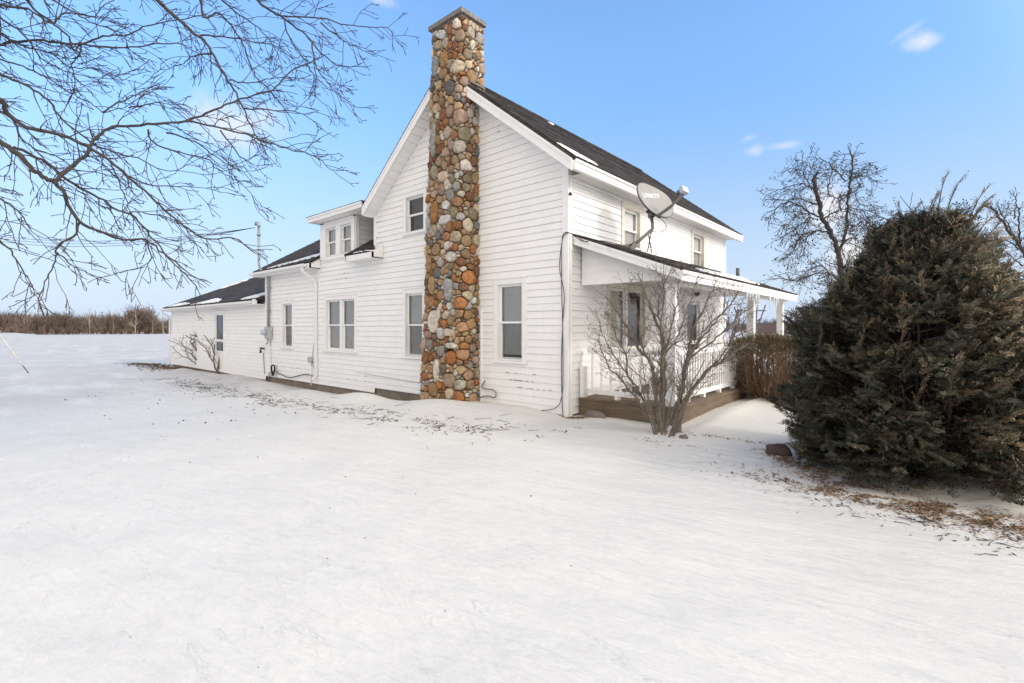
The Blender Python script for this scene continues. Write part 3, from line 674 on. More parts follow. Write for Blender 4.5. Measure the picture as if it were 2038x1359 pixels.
# ------------------------------------------------------------------ fieldstone chimney
CZ0, CZ1 = -.55, 7.97
def cext(z):
    t = min(1, max(0, z / 8.)); 
    xl = -3.66 + .41 * t ** .8; xr = -2.295 - .045 * t; yf = -.45 + .02 * t; yb = .15
    return xl, xr, yf, yb
g = MB(); xl, xr, yf, yb = cext(0); a = cext(CZ1); i_ = .055
g.hexa([(xl + i_, yf + i_, CZ0), (xr - i_, yf + i_, CZ0), (xr - i_, yb, CZ0), (xl + i_, yb, CZ0), (a[0] + i_, a[2] + i_, CZ1), (a[1] - i_, a[2] + i_, CZ1), (a[1] - i_, a[3], CZ1), (a[0] + i_, a[3], CZ1)])
chimney = hp(g, 'chimney', 'mortar')
RC = .11
def cper(u, z, h):
    """u runs along the left side, the front and the right side; h = height out of the face"""
    xl, xr, yf, yb = cext(z); dl = yb - yf; wf = xr - xl
    segs = [dl - RC, RC * math.pi / 2, wf - 2 * RC, RC * math.pi / 2, dl - RC]; tot = sum(segs)
    s = u * tot; x = y = nx_ = ny_ = 0
    if s < segs[0]: return (xl - h, yb - s, z)
    s -= segs[0]
    if s < segs[1]:
        an = s / RC; return (xl + RC - math.cos(an) * (RC + h), yf + RC - math.sin(an) * (RC + h), z)
    s -= segs[1]
    if s < segs[2]: return (xl + RC + s, yf - h, z)
    s -= segs[2]
    if s < segs[3]:
        an = s / RC; return (xr - RC + math.sin(an) * (RC + h), yf + RC - math.cos(an) * (RC + h), z)
    s -= segs[3]; return (xr + h, yf + RC + s, z)
rng = random.Random(21)
PAL = [((.36, .15, .05), 12), ((.26, .115, .05), 11), ((.40, .27, .15), 19), ((.52, .42, .30), 17), ((.56, .50, .42), 9), ((.60, .57, .53), 5), ((.30, .28, .25), 7), ((.15, .14, .13), 5), ((.20, .10, .055), 9), ((.42, .29, .21), 10), ((.27, .21, .13), 9), ((.36, .21, .10), 14)]
def pick():
    t = rng.uniform(0, sum(p[1] for p in PAL))
    for c, k in PAL:
        t -= k
        if t <= 0: break
    k = rng.uniform(.58, 1.05); return tuple(max(.01, x * k * rng.uniform(.96, 1.04)) for x in c)
W = 2.30    # mean unrolled width
# stones the photograph shows large: (u 0..W, z, half-w, half-h, tilt, colour)
uF = .50    # where the front face starts
BIG = [(uF + .37, 4.02, .135, .26, 0, (.30, .145, .05)), (uF + .29, 5.62, .085, .42, 0, (.31, .31, .28)), (uF + .40, 1.66, .17, .27, .12, (.62, .55, .47)), (uF + .56, 1.80, .07, .30, -.3, (.60, .54, .47)), (uF + .86, 2.33, .155, .25, .05, (.34, .345, .33)), (uF + .98, .90, .17, .155, 0, (.36, .135, .035)),
       (uF + .33, 2.43, .12, .22, 0, (.36, .235, .12)), (uF + .66, 4.72, .17, .12, .05, (.52, .41, .32)), (uF + .72, 3.80, .21, .10, .1, (.62, .60, .57)), (uF + .76, 4.10, .12, .10, 0, (.62, .60, .57)), (uF + .45, .18, .15, .16, 0, (.34, .20, .10)), (uF + .93, .42, .19, .16, 0, (.36, .255, .16)), (uF + .10, 4.35, .11, .10, 0, (.30, .115, .03)), (uF + .78, 3.44, .14, .095, 0, (.36, .18, .09)), (uF + .95, 3.0, .16, .12, 0, (.58, .54, .46)),
       (uF + .20, 2.92, .10, .2, 0, (.36, .21, .10)), (uF + .62, 7.2, .17, .17, .4, (.36, .20, .08)), (uF + .30, 7.15, .12, .25, 0, (.24, .24, .235)), (uF + .50, 7.76, .19, .10, -.3, (.56, .55, .53)), (uF + .36, 4.85, .11, .16, 0, (.30, .26, .18)), (uF + .90, 1.42, .20, .09, -.05, (.56, .47, .37)), (uF + .64, 1.40, .10, .13, 0, (.60, .56, .52)), (uF + .55, .62, .09, .25, .1, (.60, .55, .47)), (uF + .98, 1.15, .20, .07, 0, (.60, .55, .46)), (uF + .47, 6.7, .10, .12, 0, (.40, .29, .17))]
seeds = []; owner = []; scol = []; sbig = []
for (u, z, hw, hh, tl, c) in BIG:
    k = len(scol); scol.append(tuple(x * .9 for x in c)); sbig.append((u, z, hw, hh, tl))
def inbig(u, z, m=.0):
    for (bu, bz, hw, hh, tl) in sbig:
        du, dz = u - bu, z - bz; a = du * math.cos(tl) + dz * math.sin(tl); b = -du * math.sin(tl) + dz * math.cos(tl)
        if (abs(a) / (hw + m)) ** 2.4 + (abs(b) / (hh + m)) ** 2.4 < 1: return True
    return False
pts = []
cell = {}
def near(u, z, r):
    ci, cj = int(u / .3), int(z / .3)
    for a in range(ci - 1, ci + 2):
        for b in range(cj - 1, cj + 2):
            for (p, q, rr) in cell.get((a, b), ()):
                if (p - u) ** 2 + ((q - z)) ** 2 < ((r + rr) * .74) ** 2: return True
    return False
for r_, tries in ((.155, 60), (.125, 260), (.10, 1000), (.08, 3000), (.062, 6000), (.047, 9000), (.034, 9000)):
    for _ in range(tries):
        u = rng.uniform(0, W); r = r_ * rng.uniform(.85, 1.15); z = rng.uniform(CZ0, CZ1 - .06 - r)
        if inbig(u, z, r * .62) or near(u, z, r): continue
        pts.append((u, z, r)); cell.setdefault((int(u / .3), int(z / .3)), []).append((u, z, r))
stones = MB(); stones.smooth = True
def lay(poly, colr, hmax):
    cu = sum(p[0] for p in poly) / len(poly); cz = sum(p[1] for p in poly) / len(poly)
    for ck in (.13, .22):
        poly = [q for a, b in zip(poly, poly[1:] + poly[:1]) for q in ((a[0] * (1 - ck) + b[0] * ck, a[1] * (1 - ck) + b[1] * ck), (a[0] * ck + b[0] * (1 - ck), a[1] * ck + b[1] * (1 - ck)))]
    if len(poly) > 26: poly = poly[::2]
    n = len(poly); vs_ = []; ph = rng.uniform(0, 99); lean = (rng.uniform(-.4, .4), rng.uniform(-.4, .4)); sz = max(max(abs(p[0] - cu), abs(p[1] - cz)) for p in poly)
    for s, hh in ((1.02, -.065), (1.0, .22), (.94, .72), (.80, .94), (.45, 1.0)):
        for (u, z) in poly:
            du, dz = (u - cu) * s, (z - cz) * s
            k = noise.noise((ph + du * 16, dz * 16, 1.7)) * .26 * (1 if hh > 0 else 0)
            h = (hmax * (hh + k + lean[0] * du / sz * .8 * (hh > .5) + lean[1] * dz / sz * .8 * (hh > .5)) if hh > 0 else hh)
            uu = min(max((cu + du) / W, 0), .9999); vs_.append(cper(uu, cz + dz, h))
    vs_.append(cper(min(max(cu / W, 0), .999), cz, hmax * 1.02)); fs = []
    for r in range(4):
        for j in range(n): fs.append((r * n + j, r * n + (j + 1) % n, (r + 1) * n + (j + 1) % n, (r + 1) * n + j))
    for j in range(n): fs.append((4 * n + j, 4 * n + (j + 1) % n, 5 * n))
    stones.col = colr; stones.add(vs_, fs)
for (u, z, r) in pts:
    asp = rng.choice((1., 1.3, .78, 1.12)); poly = []
    rr = r * 1.9; poly = [(u + math.cos(t * .3927) * rr * asp, z + math.sin(t * .3927) * rr / asp) for t in range(16)]
    ci, cj = int(u / .3), int(z / .3)
    for a in range(ci - 1, ci + 2):
        for b in range(cj - 1, cj + 2):
            for (p, q, s) in cell.get((a, b), ()):
                if (p, q) == (u, z): continue
                du, dz = p - u, q - z; L = math.hypot(du, dz)
                if L > .55: continue
                t = (L * L + r * r - s * s) / (2 * L) - .006      # power bisector with a mortar joint
                poly = clip(poly, du / L, dz / L, (u * du + z * dz) / L + t) if len(poly) > 2 else poly
    for (bu, bz, hw, hh, tl) in sbig:
        du, dz = bu - u, bz - z; L = math.hypot(du, dz)
        if L > .75 or L < 1e-3: continue
        a = (du * math.cos(tl) + dz * math.sin(tl)) / L; b = (-du * math.sin(tl) + dz * math.cos(tl)) / L
        rb = 1 / ((abs(a) / hw) ** 2.4 + (abs(b) / hh) ** 2.4) ** (1 / 2.4)
        poly = clip(poly, du / L, dz / L, (u * du + z * dz) / L + max(.02, L - rb - .008)) if len(poly) > 2 else poly
    poly = clip(poly, 0, 1, CZ1 - .05) if len(poly) > 2 else poly
    if len(poly) < 3: continue
    ar = abs(sum(p[0] * q[1] - q[0] * p[1] for p, q in zip(poly, poly[1:] + poly[:1]))) / 2
    if ar < .0006: continue
    lay(poly, pick(), min(.085, .05 + .24 * r) * rng.uniform(.7, 1.2))
for (bu, bz, hw, hh, tl), c in zip(sbig, scol):
    poly = []
    for t in range(18):
        an = t / 18 * 2 * math.pi; ca, sa = math.cos(an), math.sin(an); e = 2 / 2.5
        x = abs(ca) ** e * math.copysign(hw, ca) * rng.uniform(.86, 1.05); y = abs(sa) ** e * math.copysign(hh, sa) * rng.uniform(.86, 1.05)
        poly.append((bu + x * math.cos(tl) - y * math.sin(tl), bz + x * math.sin(tl) + y * math.cos(tl)))
    lay(poly, c, rng.uniform(.075, .095))
hp(stones, 'stone_facing', 'stone', chimney)
g = MB(); a = cext(CZ1); o_ = .075
n = 14; rg = random.Random(3)
for (e, z0, z1) in ((.015, 7.93, 7.975), (o_, 7.975, 8.065)):
    g.box((a[0] - e, a[2] - e, z0), (a[1] + e, a[3] + e, z1))
g.box((a[0] + .18, a[2] + .1, 8.065), (a[1] - .18, a[3] - .1, 8.10))
hp(g, 'chimney_cap', 'cap', chimney)
for sx, x in ((1, cext(6.8)[1] + .004), (-1, cext(6.8)[0] - .004)):   # step flashing where the roof meets the chimney
    g = MB()
    for k in range(4):
        y0 = -.33 + .12 * k; z = rz(x); g.box((x if sx > 0 else x - .10, y0, z + .03), (x + .10 if sx > 0 else x, y0 + .122, z + .05 + .01 * k))
    hp(g, 'step_flashing', 'dishdark', chimney)

# ------------------------------------------------------------------ porch (part of the house)
PX, PY0, PY1 = 1.74, .42, 7.95
def pz(x): return 3.215 - .385 * x
g = MB(); slope(g, (2.06, PY1 + .28, pz(2.06)), (2.06, .13, pz(2.06)), (.0, .13, pz(0)), (0, PY1 + .28, pz(0)), 14, .028, .008)
pr = hp(g, 'porch_roof', 'shingle_y')
g = MB()
for y0, y1 in ((.135, .165), (PY1 + .25, PY1 + .275)):
    for (h0, h1, e) in ((-.165, -.065, 0), (-.065, -.012, .014)):
        g.hexa([(.03, y0 - e, pz(.03) + h0), (2.02, y0 - e, pz(2.02) + h0), (2.02, y1, pz(2.02) + h0), (.03, y1, pz(.03) + h0), (.03, y0 - e, pz(.03) + h1), (2.02, y0 - e, pz(2.02) + h1), (2.02, y1, pz(2.02) + h1), (.03, y1, pz(.03) + h1)])
g.box((2.02, .13, pz(2.04) - .175), (2.05, PY1 + .28, pz(2.04) - .014)); g.box((2.05, .125, pz(2.04) - .075), (2.075, PY1 + .28, pz(2.04) - .012)); hp(g, 'fascia', 'trim', pr)
g = MB(); FP = lambda u, v, w: (u, PY0 - w, v)
siding(g, FP, None, [(.385, 1, pz(0) - .06)], [], 2.42, 3.2, .03, 1.86, .010); g.box((.03, PY0 + .0, 2.42), (1.9, PY0 + .04, 2.44)); g.fbox(FP, .03, PX + .14, 2.31, 2.42, -.10, .014)
g.add([(.03, PY0 + .002, 2.42), (1.88, PY0 + .002, 2.42), (1.88, PY0 + .002, pz(1.88) - .05), (.03, PY0 + .002, pz(.03) - .05)], [(0, 1, 2, 3)]); hp(g, 'porch_gable', 'siding')
g = MB(); g.box((PX - .09, PY0 + .10, 2.24), (PX + .11, PY1 + .1, 2.40)); hp(g, 'porch_beam', 'trim')
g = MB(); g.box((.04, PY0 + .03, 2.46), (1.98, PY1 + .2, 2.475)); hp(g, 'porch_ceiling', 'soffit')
DZ = .235
for y in (PY0 + .075, 4.95, 7.72):
    g = MB(); g.box((PX - .075, y - .075, DZ), (PX + .075, y + .075, 2.24)); g.box((PX - .095, y - .095, DZ), (PX + .095, y + .095, DZ + .12)); g.box((PX - .095, y - .095, 2.17), (PX + .095, y + .095, 2.239)); hp(g, 'porch_post', 'trim')
g = MB()
for k in range(14):
    x0 = .04 + k * .134; g.box((x0, .30, DZ - .034), (x0 + .128, PY1 + .1, DZ + .002 * math.sin(k * 2.1)))
hp(g, 'deck_boards', 'deck')
g = MB(); g.box((.03, .325, -.30), (1.885, .365, DZ - .036)); g.box((1.845, .366, -.35), (1.885, PY1 + .1, DZ - .036)); hp(g, 'deck_skirt', 'deck')
# railings: front run along X, side run along Y
def railing(pts, n, first=0):
    (x0, y0), (x1, y1) = pts; g = MB(); g.bar((x0, y0, .345), (x1, y1, .345), .045, .085); r = hp(g, 'railing', 'trim')
    g = MB(); g.bar((x0, y0, 1.115), (x1, y1, 1.115), .085, .04); g.bar((x0, y0, 1.075), (x1, y1, 1.075), .04, .0402); hp(g, 'top_rail', 'trim', r)
    for t in (.4, .72) if n < 20 else (.13, .3, .5, .7, .9):
        x, y = x0 + (x1 - x0) * t, y0 + (y1 - y0) * t; g = MB(); g.box((x - .04, y - .04, DZ), (x + .04, y + .04, .302)); hp(g, 'rail_foot', 'trim', r)
    for i in range(n):
        t = (i + .5) / n; x, y = x0 + (x1 - x0) * t, y0 + (y1 - y0) * t; b = MB(); b.box((x - .017, y - .017, .388), (x + .017, y + .017, 1.054)); hp(b, 'baluster', 'trim', r)
railing([(.13, PY0 + .05), (PX - .075, PY0 + .05)], 8)
railing([(PX, PY0 + .15), (PX, 4.87)], 34)
railing([(PX, 6.4), (PX, 7.64)], 9)
g = MB(); g.box((.04, PY0 - .09, -.16), (.115, PY0 + .06, .80)); hp(g, 'newel_post', 'trim')
g = MB(); g.box((.03, 5.72, 2.60 - .05), (.06, 5.84, 2.66)); g.tube([(.06, 5.78, 2.62), (.14, 5.78, 2.64), (.17, 5.78, 2.58)], .012, 6)
g.tube([(.17, 5.78, 2.58), (.17, 5.78, 2.54), (.17, 5.78, 2.40), (.17, 5.78, 2.36)], [.03, .085, .075, .02], 8); hp(g, 'wall_lantern', 'black')
g = MB(); g.tube([(1.05, 6.3, pz(1.05)), (1.05, 6.3, pz(1.05) + .28)], .045, 10); hp(g, 'vent_pipe', 'dishdark', pr)

# loose cables on the house
g = MB()
def wob(pts, rad, n=6, amp=.0, seed=0, sides=5):
    r = random.Random(seed); P = [Vector(p) for p in pts]; out = []
    for i in range(len(P) - 1):
        p0, p1, p2, p3 = P[max(i - 1, 0)], P[i], P[i + 1], P[min(i + 2, len(P) - 1)]
        for k in range(n):
            t = k / n; out.append(.5 * ((2 * p1) + (p2 - p0) * t + (2 * p0 - 5 * p1 + 4 * p2 - p3) * t * t + (3 * p1 - p0 - 3 * p2 + p3) * t ** 3) + Vector([r.uniform(-amp, amp) for _ in range(3)]))
    out.append(P[-1]); g.tube(out, rad, sides)
for k, o in enumerate((0, .035)):
    wob([(.74, .98, pz(.74) + .06), (.5, .45, pz(.5) + .03 + o), (.32, .10 - o, pz(.3) - .05), (.14, .06, pz(.1) + .0 - o), (.06, -.02, 3.22), (-.04, -.06, 3.22 - o), (-.09, -.06, 3.05), (-.10 - o, -.06, 2.6), (-.09 + o * 1.6, -.06, 2.1), (-.08, -.05, 1.6), (-.10 + o, -.06, .9), (-.085, -.06, .3)] + ([(-.22, -.06, .06), (-.55, -.07, -.03)] if k else [(-.07, -.06, -.02), (-.05, -.05, -.1)]), .0072, 7, .002, k)
hp(g, 'antenna_cable', 'black')
for pts_, rad_ in (([(-9.34, -.03, 2.3), (-9.34, -.04, 1.3), (-9.40, -.05, .9), (-9.5, -.05, .6)], .007), ([(-9.5, -.05, .5), (-9.3, -.05, .2), (-9.2, -.05, .12)], .007), ([(-13.1, -.05, .62), (-13.08, -.04, .2), (-13.0, -.05, -.12)], .011), ([(-7.0, -.03, .30), (-6.2, -.035, .27), (-5.0, -.03, .23), (-4.0, -.03, .21)], .004), ([(-12.55, -.03, 1.1), (-12.5, -.03, .2)], .005)):
    g = MB(); wob(pts_, rad_); hp(g, 'wall_wire', 'dishdark')
g = MB(); wob([(-2.05, -.04, .42), (-2.12, -.05, .32), (-2.08, -.06, .26), (-1.80, -.06, .25), (-1.72, -.06, .18), (-1.76, -.06, .10), (-1.95, -.06, .11), (-2.18, -.05, .06), (-2.2, -.05, -.02)], .011, 7); hp(g, 'wire_bracket', 'dishdark')

# ------------------------------------------------------------------ satellite dish on the porch roof
dish = tag(empty('satellite_dish', (.70, 1.02, pz(.70) + .05)), 'grey oval satellite dish on a bent mast standing on the porch roof', 'satellite dish')
dr0 = Vector(dish.location)
def dp(mb, name, m, par=None):
    o = mb.build(name, m); o.parent = par or dish
    if par is None: o.matrix_parent_inverse = dish.matrix_basis.inverted()
    return o
RV = Vector((.752, .659, 0)); FV = Vector((-.659, .752, 0)); UV = Vector((0, 0, 1))
DC = Vector((.98, 1.52, 3.95))                        # centre of the reflector
nrm_ = (RV * .50 - FV * .76 + UV * .41).normalized()
ax = UV.cross(nrm_).normalized(); ay = nrm_.cross(ax)
rl = R(-14); ax, ay = ax * math.cos(rl) + ay * math.sin(rl), ay * math.cos(rl) - ax * math.sin(rl)
RA, RB = .455, .355
def dpt(x, y, off=0): return DC + ax * x + ay * y + nrm_ * ((x * x / .19 + y * y / .14) * .065 - .065 + off)
g = MB(); g.smooth = True; n = 56
rings = [0, .2, .4, .6, .8, .93, 1.0]; vs_ = [dpt(0, 0)]
def oval(t):
    c, s = math.cos(t), math.sin(t); e = 2 / 2.25
    return RA * abs(c) ** e * math.copysign(1, c) * (1 - .10 * s * -1), RB * abs(s) ** e * math.copysign(1, s)
for r in rings[1:]:
    for j in range(n): x, y = oval(j / n * 2 * math.pi); vs_.append(dpt(x * r, y * r))
fs = [(0, 1 + (j + 1) % n, 1 + j) for j in range(n)] + [(1 + r * n + j, 1 + r * n + (j + 1) % n, 1 + (r + 1) * n + (j + 1) % n, 1 + (r + 1) * n + j) for r in range(5) for j in range(n)]
g.add(vs_, fs); ob = len(vs_)
g.add([Vector(v) - nrm_ * .012 for v in vs_], [tuple(reversed(f)) for f in fs])
refl = dp(g, 'reflector', 'dish')
g = MB(); g.smooth = True; e1 = [Vector(dpt(*[c * 1.0 for c in oval(j / n * 2 * math.pi)])) for j in range(n)]
vs_ = []
for j in range(n):
    p = e1[j]; out = (p - DC); out = (out - nrm_ * out.dot(nrm_)).normalized(); vs_ += [p + nrm_ * .004, p + out * .012 - nrm_ * .004, p + out * .010 - nrm_ * .03, p - nrm_ * .02]
g.add(vs_, [(j * 4 + k, ((j + 1) % n) * 4 + k, ((j + 1) % n) * 4 + (k + 1) % 4, j * 4 + (k + 1) % 4) for j in range(n) for k in range(4)]); dp(g, 'rim', 'dishdark', refl)
def lettering(txt, size, ox, oy, rot, off=.004, sx=1.):
    c = bpy.data.curves.new('t', 'FONT'); c.body = txt; c.size = size; c.align_x = 'LEFT'; c.offset = .0035
    o = bpy.data.objects.new('t', c); C.objects.link(o); bpy.context.view_layer.update()
    m = bpy.data.meshes.new_from_object(o.evaluated_get(bpy.context.evaluated_depsgraph_get())); bpy.data.objects.remove(o)
    vv = []
    for v in m.vertices:
        x, y = v.co.x * sx, v.co.y; X = ox + x * math.cos(rot) - y * math.sin(rot); Y = oy + x * math.sin(rot) + y * math.cos(rot); vv.append(dpt(X, Y, off))
    mb = MB(); mb.add(vv, [tuple(p.vertices) for p in m.polygons]); return mb
g = lettering("DIRECTV", .108, -.215, .035, R(20), sx=.95)
for sg in (1, -1):   # the two curved strokes of the emblem before the word
    st = []
    for i in range(9):
        t = R(62) * (i / 4 - 1); st.append((-.275 + sg * .030 * math.cos(t) - .01 * math.sin(t), .02 + .062 * math.sin(t)))
    for p, q in zip(st, st[1:]): w_ = .010; g.add([dpt(p[0] - w_, p[1], .004), dpt(p[0] + w_, p[1], .004), dpt(q[0] + w_, q[1], .004), dpt(q[0] - w_, q[1], .004)], [(0, 1, 2, 3)])
dp(g, 'lettering', 'white', refl)
b0 = dr0; b1 = DC - nrm_ * .16 - UV * .20
elbow = Vector((DC.x - .04, DC.y - .06, DC.z - .55))
g = MB(); g.tube([b0 + UV * .02, b0.lerp(elbow, .5), elbow - (elbow - b0) * .08, elbow, elbow + UV * .10, b1 + UV * .1], .031, 10); dp(g, 'mast', 'dishdark')
g = MB(); g.bar(b0 + Vector((-.17, -.10, .02)), b0 + Vector((.17, .10, -.06)), .15, .03); g.bar(b0 + Vector((0, 0, -.02)), b0 + (elbow - b0) * .22, .085, .095); g.bar(b0 + Vector((-.1, -.08, .02)), b0 + (elbow - b0) * .16, .03, .09); dp(g, 'mount_foot', 'dishdark')
g = MB()
for k, (fx, fy) in enumerate(((.42, 2.30), (.48, 2.42))):
    g.tube([elbow - UV * .04 - (elbow - b0) * (.06 + .12 * k), (fx, fy, pz(fx) + .02)], .011, 6)
g.tube([Vector((.42, 2.30, pz(.42))).lerp(elbow, .32), Vector((.48, 2.42, pz(.48))).lerp(elbow, .36)], .009, 5); dp(g, 'brace', 'dishdark')
bk = DC - nrm_ * .10 - ay * .22
g = MB(); g.bar(bk - ax * .14, bk + ax * .14, .06, .05); g.bar(bk, b1, .09, .12); g.tube([bk - ax * .13 - UV * .03, bk - ax * .13 - UV * .03 - RV * .05], .028, 8); g.tube([bk + ax * .10 - UV * .05, bk + ax * .10 - UV * .05 + RV * .05], .028, 8); dp(g, 'bracket', 'dishdark')
a0 = DC - ay * .36 - nrm_ * .03; a1 = DC + RV * .40 - FV * .36 + UV * .02 ; am = a0.lerp(a1, .5) - ay * .035
g = MB(); g.bar(bk, a0, .05, .04); g.bar(a0, am, .05, .045); g.bar(am, a1, .048, .042); dp(g, 'feed_arm', 'dishdark')
hd = a1 + ay * .06
g = MB(); g.bar(hd + nrm_ * .03 - ax * .085, hd + nrm_ * .03 + ax * .065, .08, .13, up=ay); dp(g, 'feed_horn', 'feed')
g = MB(); g.tube([hd - nrm_ * .02 - ax * .05, hd - nrm_ * .07 - ax * .05], [.04, .045], 10); g.tube([hd - nrm_ * .02 + ax * .045, hd - nrm_ * .07 + ax * .045], [.04, .045], 10); g.bar(a1 - nrm_ * .02, hd + nrm_ * .02, .05, .05); dp(g, 'feed_clamp', 'dishdark')
g = MB(); c_ = elbow + RV * .10 + UV * .02
wob([bk - UV * .05, elbow + RV * .20 + UV * .16, elbow + RV * .26 + UV * .02, elbow + RV * .14 - UV * .06, elbow - UV * .04], .006); wob([elbow - UV * .05, b0.lerp(elbow, .5) + RV * .03 + UV * .03, b0 + UV * .07], .009); dp(g, 'feed_cable', 'black')

# ------------------------------------------------------------------ snow and ice on the roofs
def patch(name, pts, P, Nn, h, seed, label):
    """a low snow pillow with a ragged outline: pts in (u,v) on the plane P(u,v)"""
    r = random.Random(seed); cu = sum(p[0] for p in pts) / len(pts); cv = sum(p[1] for p in pts) / len(pts); ol = []
    for a, b in zip(pts, pts[1:] + pts[:1]):
        k = max(3, int(math.hypot(b[0] - a[0], b[1] - a[1]) / .09))
        for i in range(k):
            t = i / k; ol.append((a[0] + (b[0] - a[0]) * t + r.uniform(-.05, .05), a[1] + (b[1] - a[1]) * t + r.uniform(-.04, .04)))
    mb = MB(); mb.smooth = True; n = len(ol); vs_ = []
    for s, hh in ((1, .0), (.96, .6), (.8, .95), (.4, 1)):
        for (u, v) in ol: vs_.append(Vector(P(cu + (u - cu) * s, cv + (v - cv) * s)) + Vector(Nn) * (h * hh * r.uniform(.8, 1.1) + .002))
    vs_.append(Vector(P(cu, cv)) + Vector(Nn) * h)
    mb.add(vs_, [(q * n + j, q * n + (j + 1) % n, (q + 1) * n + (j + 1) % n, (q + 1) * n + j) for q in range(3) for j in range(n)] + [(3 * n + j, 3 * n + (j + 1) % n, 4 * n) for j in range(n)])
    o = mb.build(name, 'roofsnow'); tag(o, label, 'snow patch', 'snow patches left on the roofs'); return o
nE = Vector((SL, 0, 1)).normalized(); PE = lambda u, v: Vector((EX - u * .78, v, rz(EX - u * .78))) + nE * .046
patch('roof_snow', [(.02, -.28), (.02, .42), (.16, .30), (.30, .05), (.50, -.31)], PE, nE, .03, 1, 'white snow wedge on the main roof corner above the grey dish')
patch('roof_snow', [(3.95, 3.0), (4.0, 3.1), (4.05, 3.35), (3.98, 3.3)], PE, nE, .03, 2, 'tiny snow crumb left high on the main roof near its ridge')
nP = Vector((.385, 0, 1)).normalized(); PP = lambda u, v: Vector((u, v, pz(u))) + nP * .037
patch('roof_snow', [(2.02, 1.0), (2.03, 4.2), (1.85, 5.2), (1.72, 4.4), (1.55, 3.0), (1.70, 1.6)], PP, nP, .035, 3, 'long white snow strip on the porch roof edge beside the dish mast')
patch('roof_snow', [(1.2, 4.5), (1.35, 6.0), (1.1, 6.6), (.95, 5.4)], PP, nP, .03, 4, 'thin snow patch beside the dark vent pipe on the porch roof')
patch('roof_snow', [(.15, 1.3), (.55, 2.2), (.5, 4.6), (.12, 4.9)], PP, nP, .04, 12, 'white snow lying on the porch roof against the upper wall')
nL = Vector((0, -.6, 1)).normalized(); PLo = lambda u, v: Vector((u, v, lz(v))) + nL * .046
patch('roof_snow', [(-12.2, -.30), (-11.2, -.28), (-9.2, -.02), (-9.1, .22), (-9.8, .15), (-10.6, -.08), (-11.6, -.22)], PLo, nL, .03, 5, 'ragged snow strip along the gutter left of the dormer')
nW = Vector((0, -.43, 1)).normalized(); PW = lambda u, v: Vector((u, v, wz(v))) + nW * .046
patch('roof_snow', [(-24.3, -.30), (-22.5, -.31), (-21.2, -.1), (-22.6, .12), (-23.8, .05)], PW, nW, .035, 6, 'snow patch at the far left end of the low wing roof')
patch('roof_snow', [(-20.2, -.31), (-16.8, -.31), (-17.4, .0), (-18.6, .26), (-19.4, .02)], PW, nW, .035, 7, 'snow mound on the wing eave right above the storm door')
patch('roof_snow', [(-14.6, -.28), (-13.2, -.24), (-13.15, .75), (-13.4, .5), (-14.0, .12)], PW, nW, .04, 8, 'snow drift on the wing roof in the corner by the service mast')
patch('roof_snow', [(-24.4, 2.2), (-24.3, 3.4), (-24.0, 3.5), (-24.1, 2.3)], PW, nW, .05, 9, 'snow crumb along the sloping far edge of the wing roof')
patch('roof_snow', [(-6.6, -.345), (-6.02, -.345), (-5.78, -.2), (-6.1, -.12)], lambda u, v: Vector((u, v - .02, lz(-.33) + .02 - .0)), (0, 0, 1), .03, 10, 'bit of snow on the eave return right of the dormer')
rng = random.Random(8)
for k, (y, L) in enumerate(((3.55, .30), (3.75, .16), (3.95, .22), (4.2, .42), (4.38, .36), (5.35, .30), (5.75, .20), (5.95, .40), (6.1, .18))):
    g = MB(); zt = pz(2.04) - .17; x = 2.04; g.tube([(x, y, zt + .01), (x, y + .004, zt - L * .3), (x + .003, y, zt - L * .7), (x, y + .003, zt - L)], [.028, .021, .012, .002], 7)
    o = g.build('icicle', 'ice'); tag(o, ('long' if L > .28 else 'short') + ' clear icicle hanging from the white porch eave, ' + ('first', 'second', 'third', 'fourth', 'fifth', 'sixth', 'seventh', 'eighth', 'ninth')[k] + ' from the bare shrub', 'icicle', 'icicles along the porch eave')

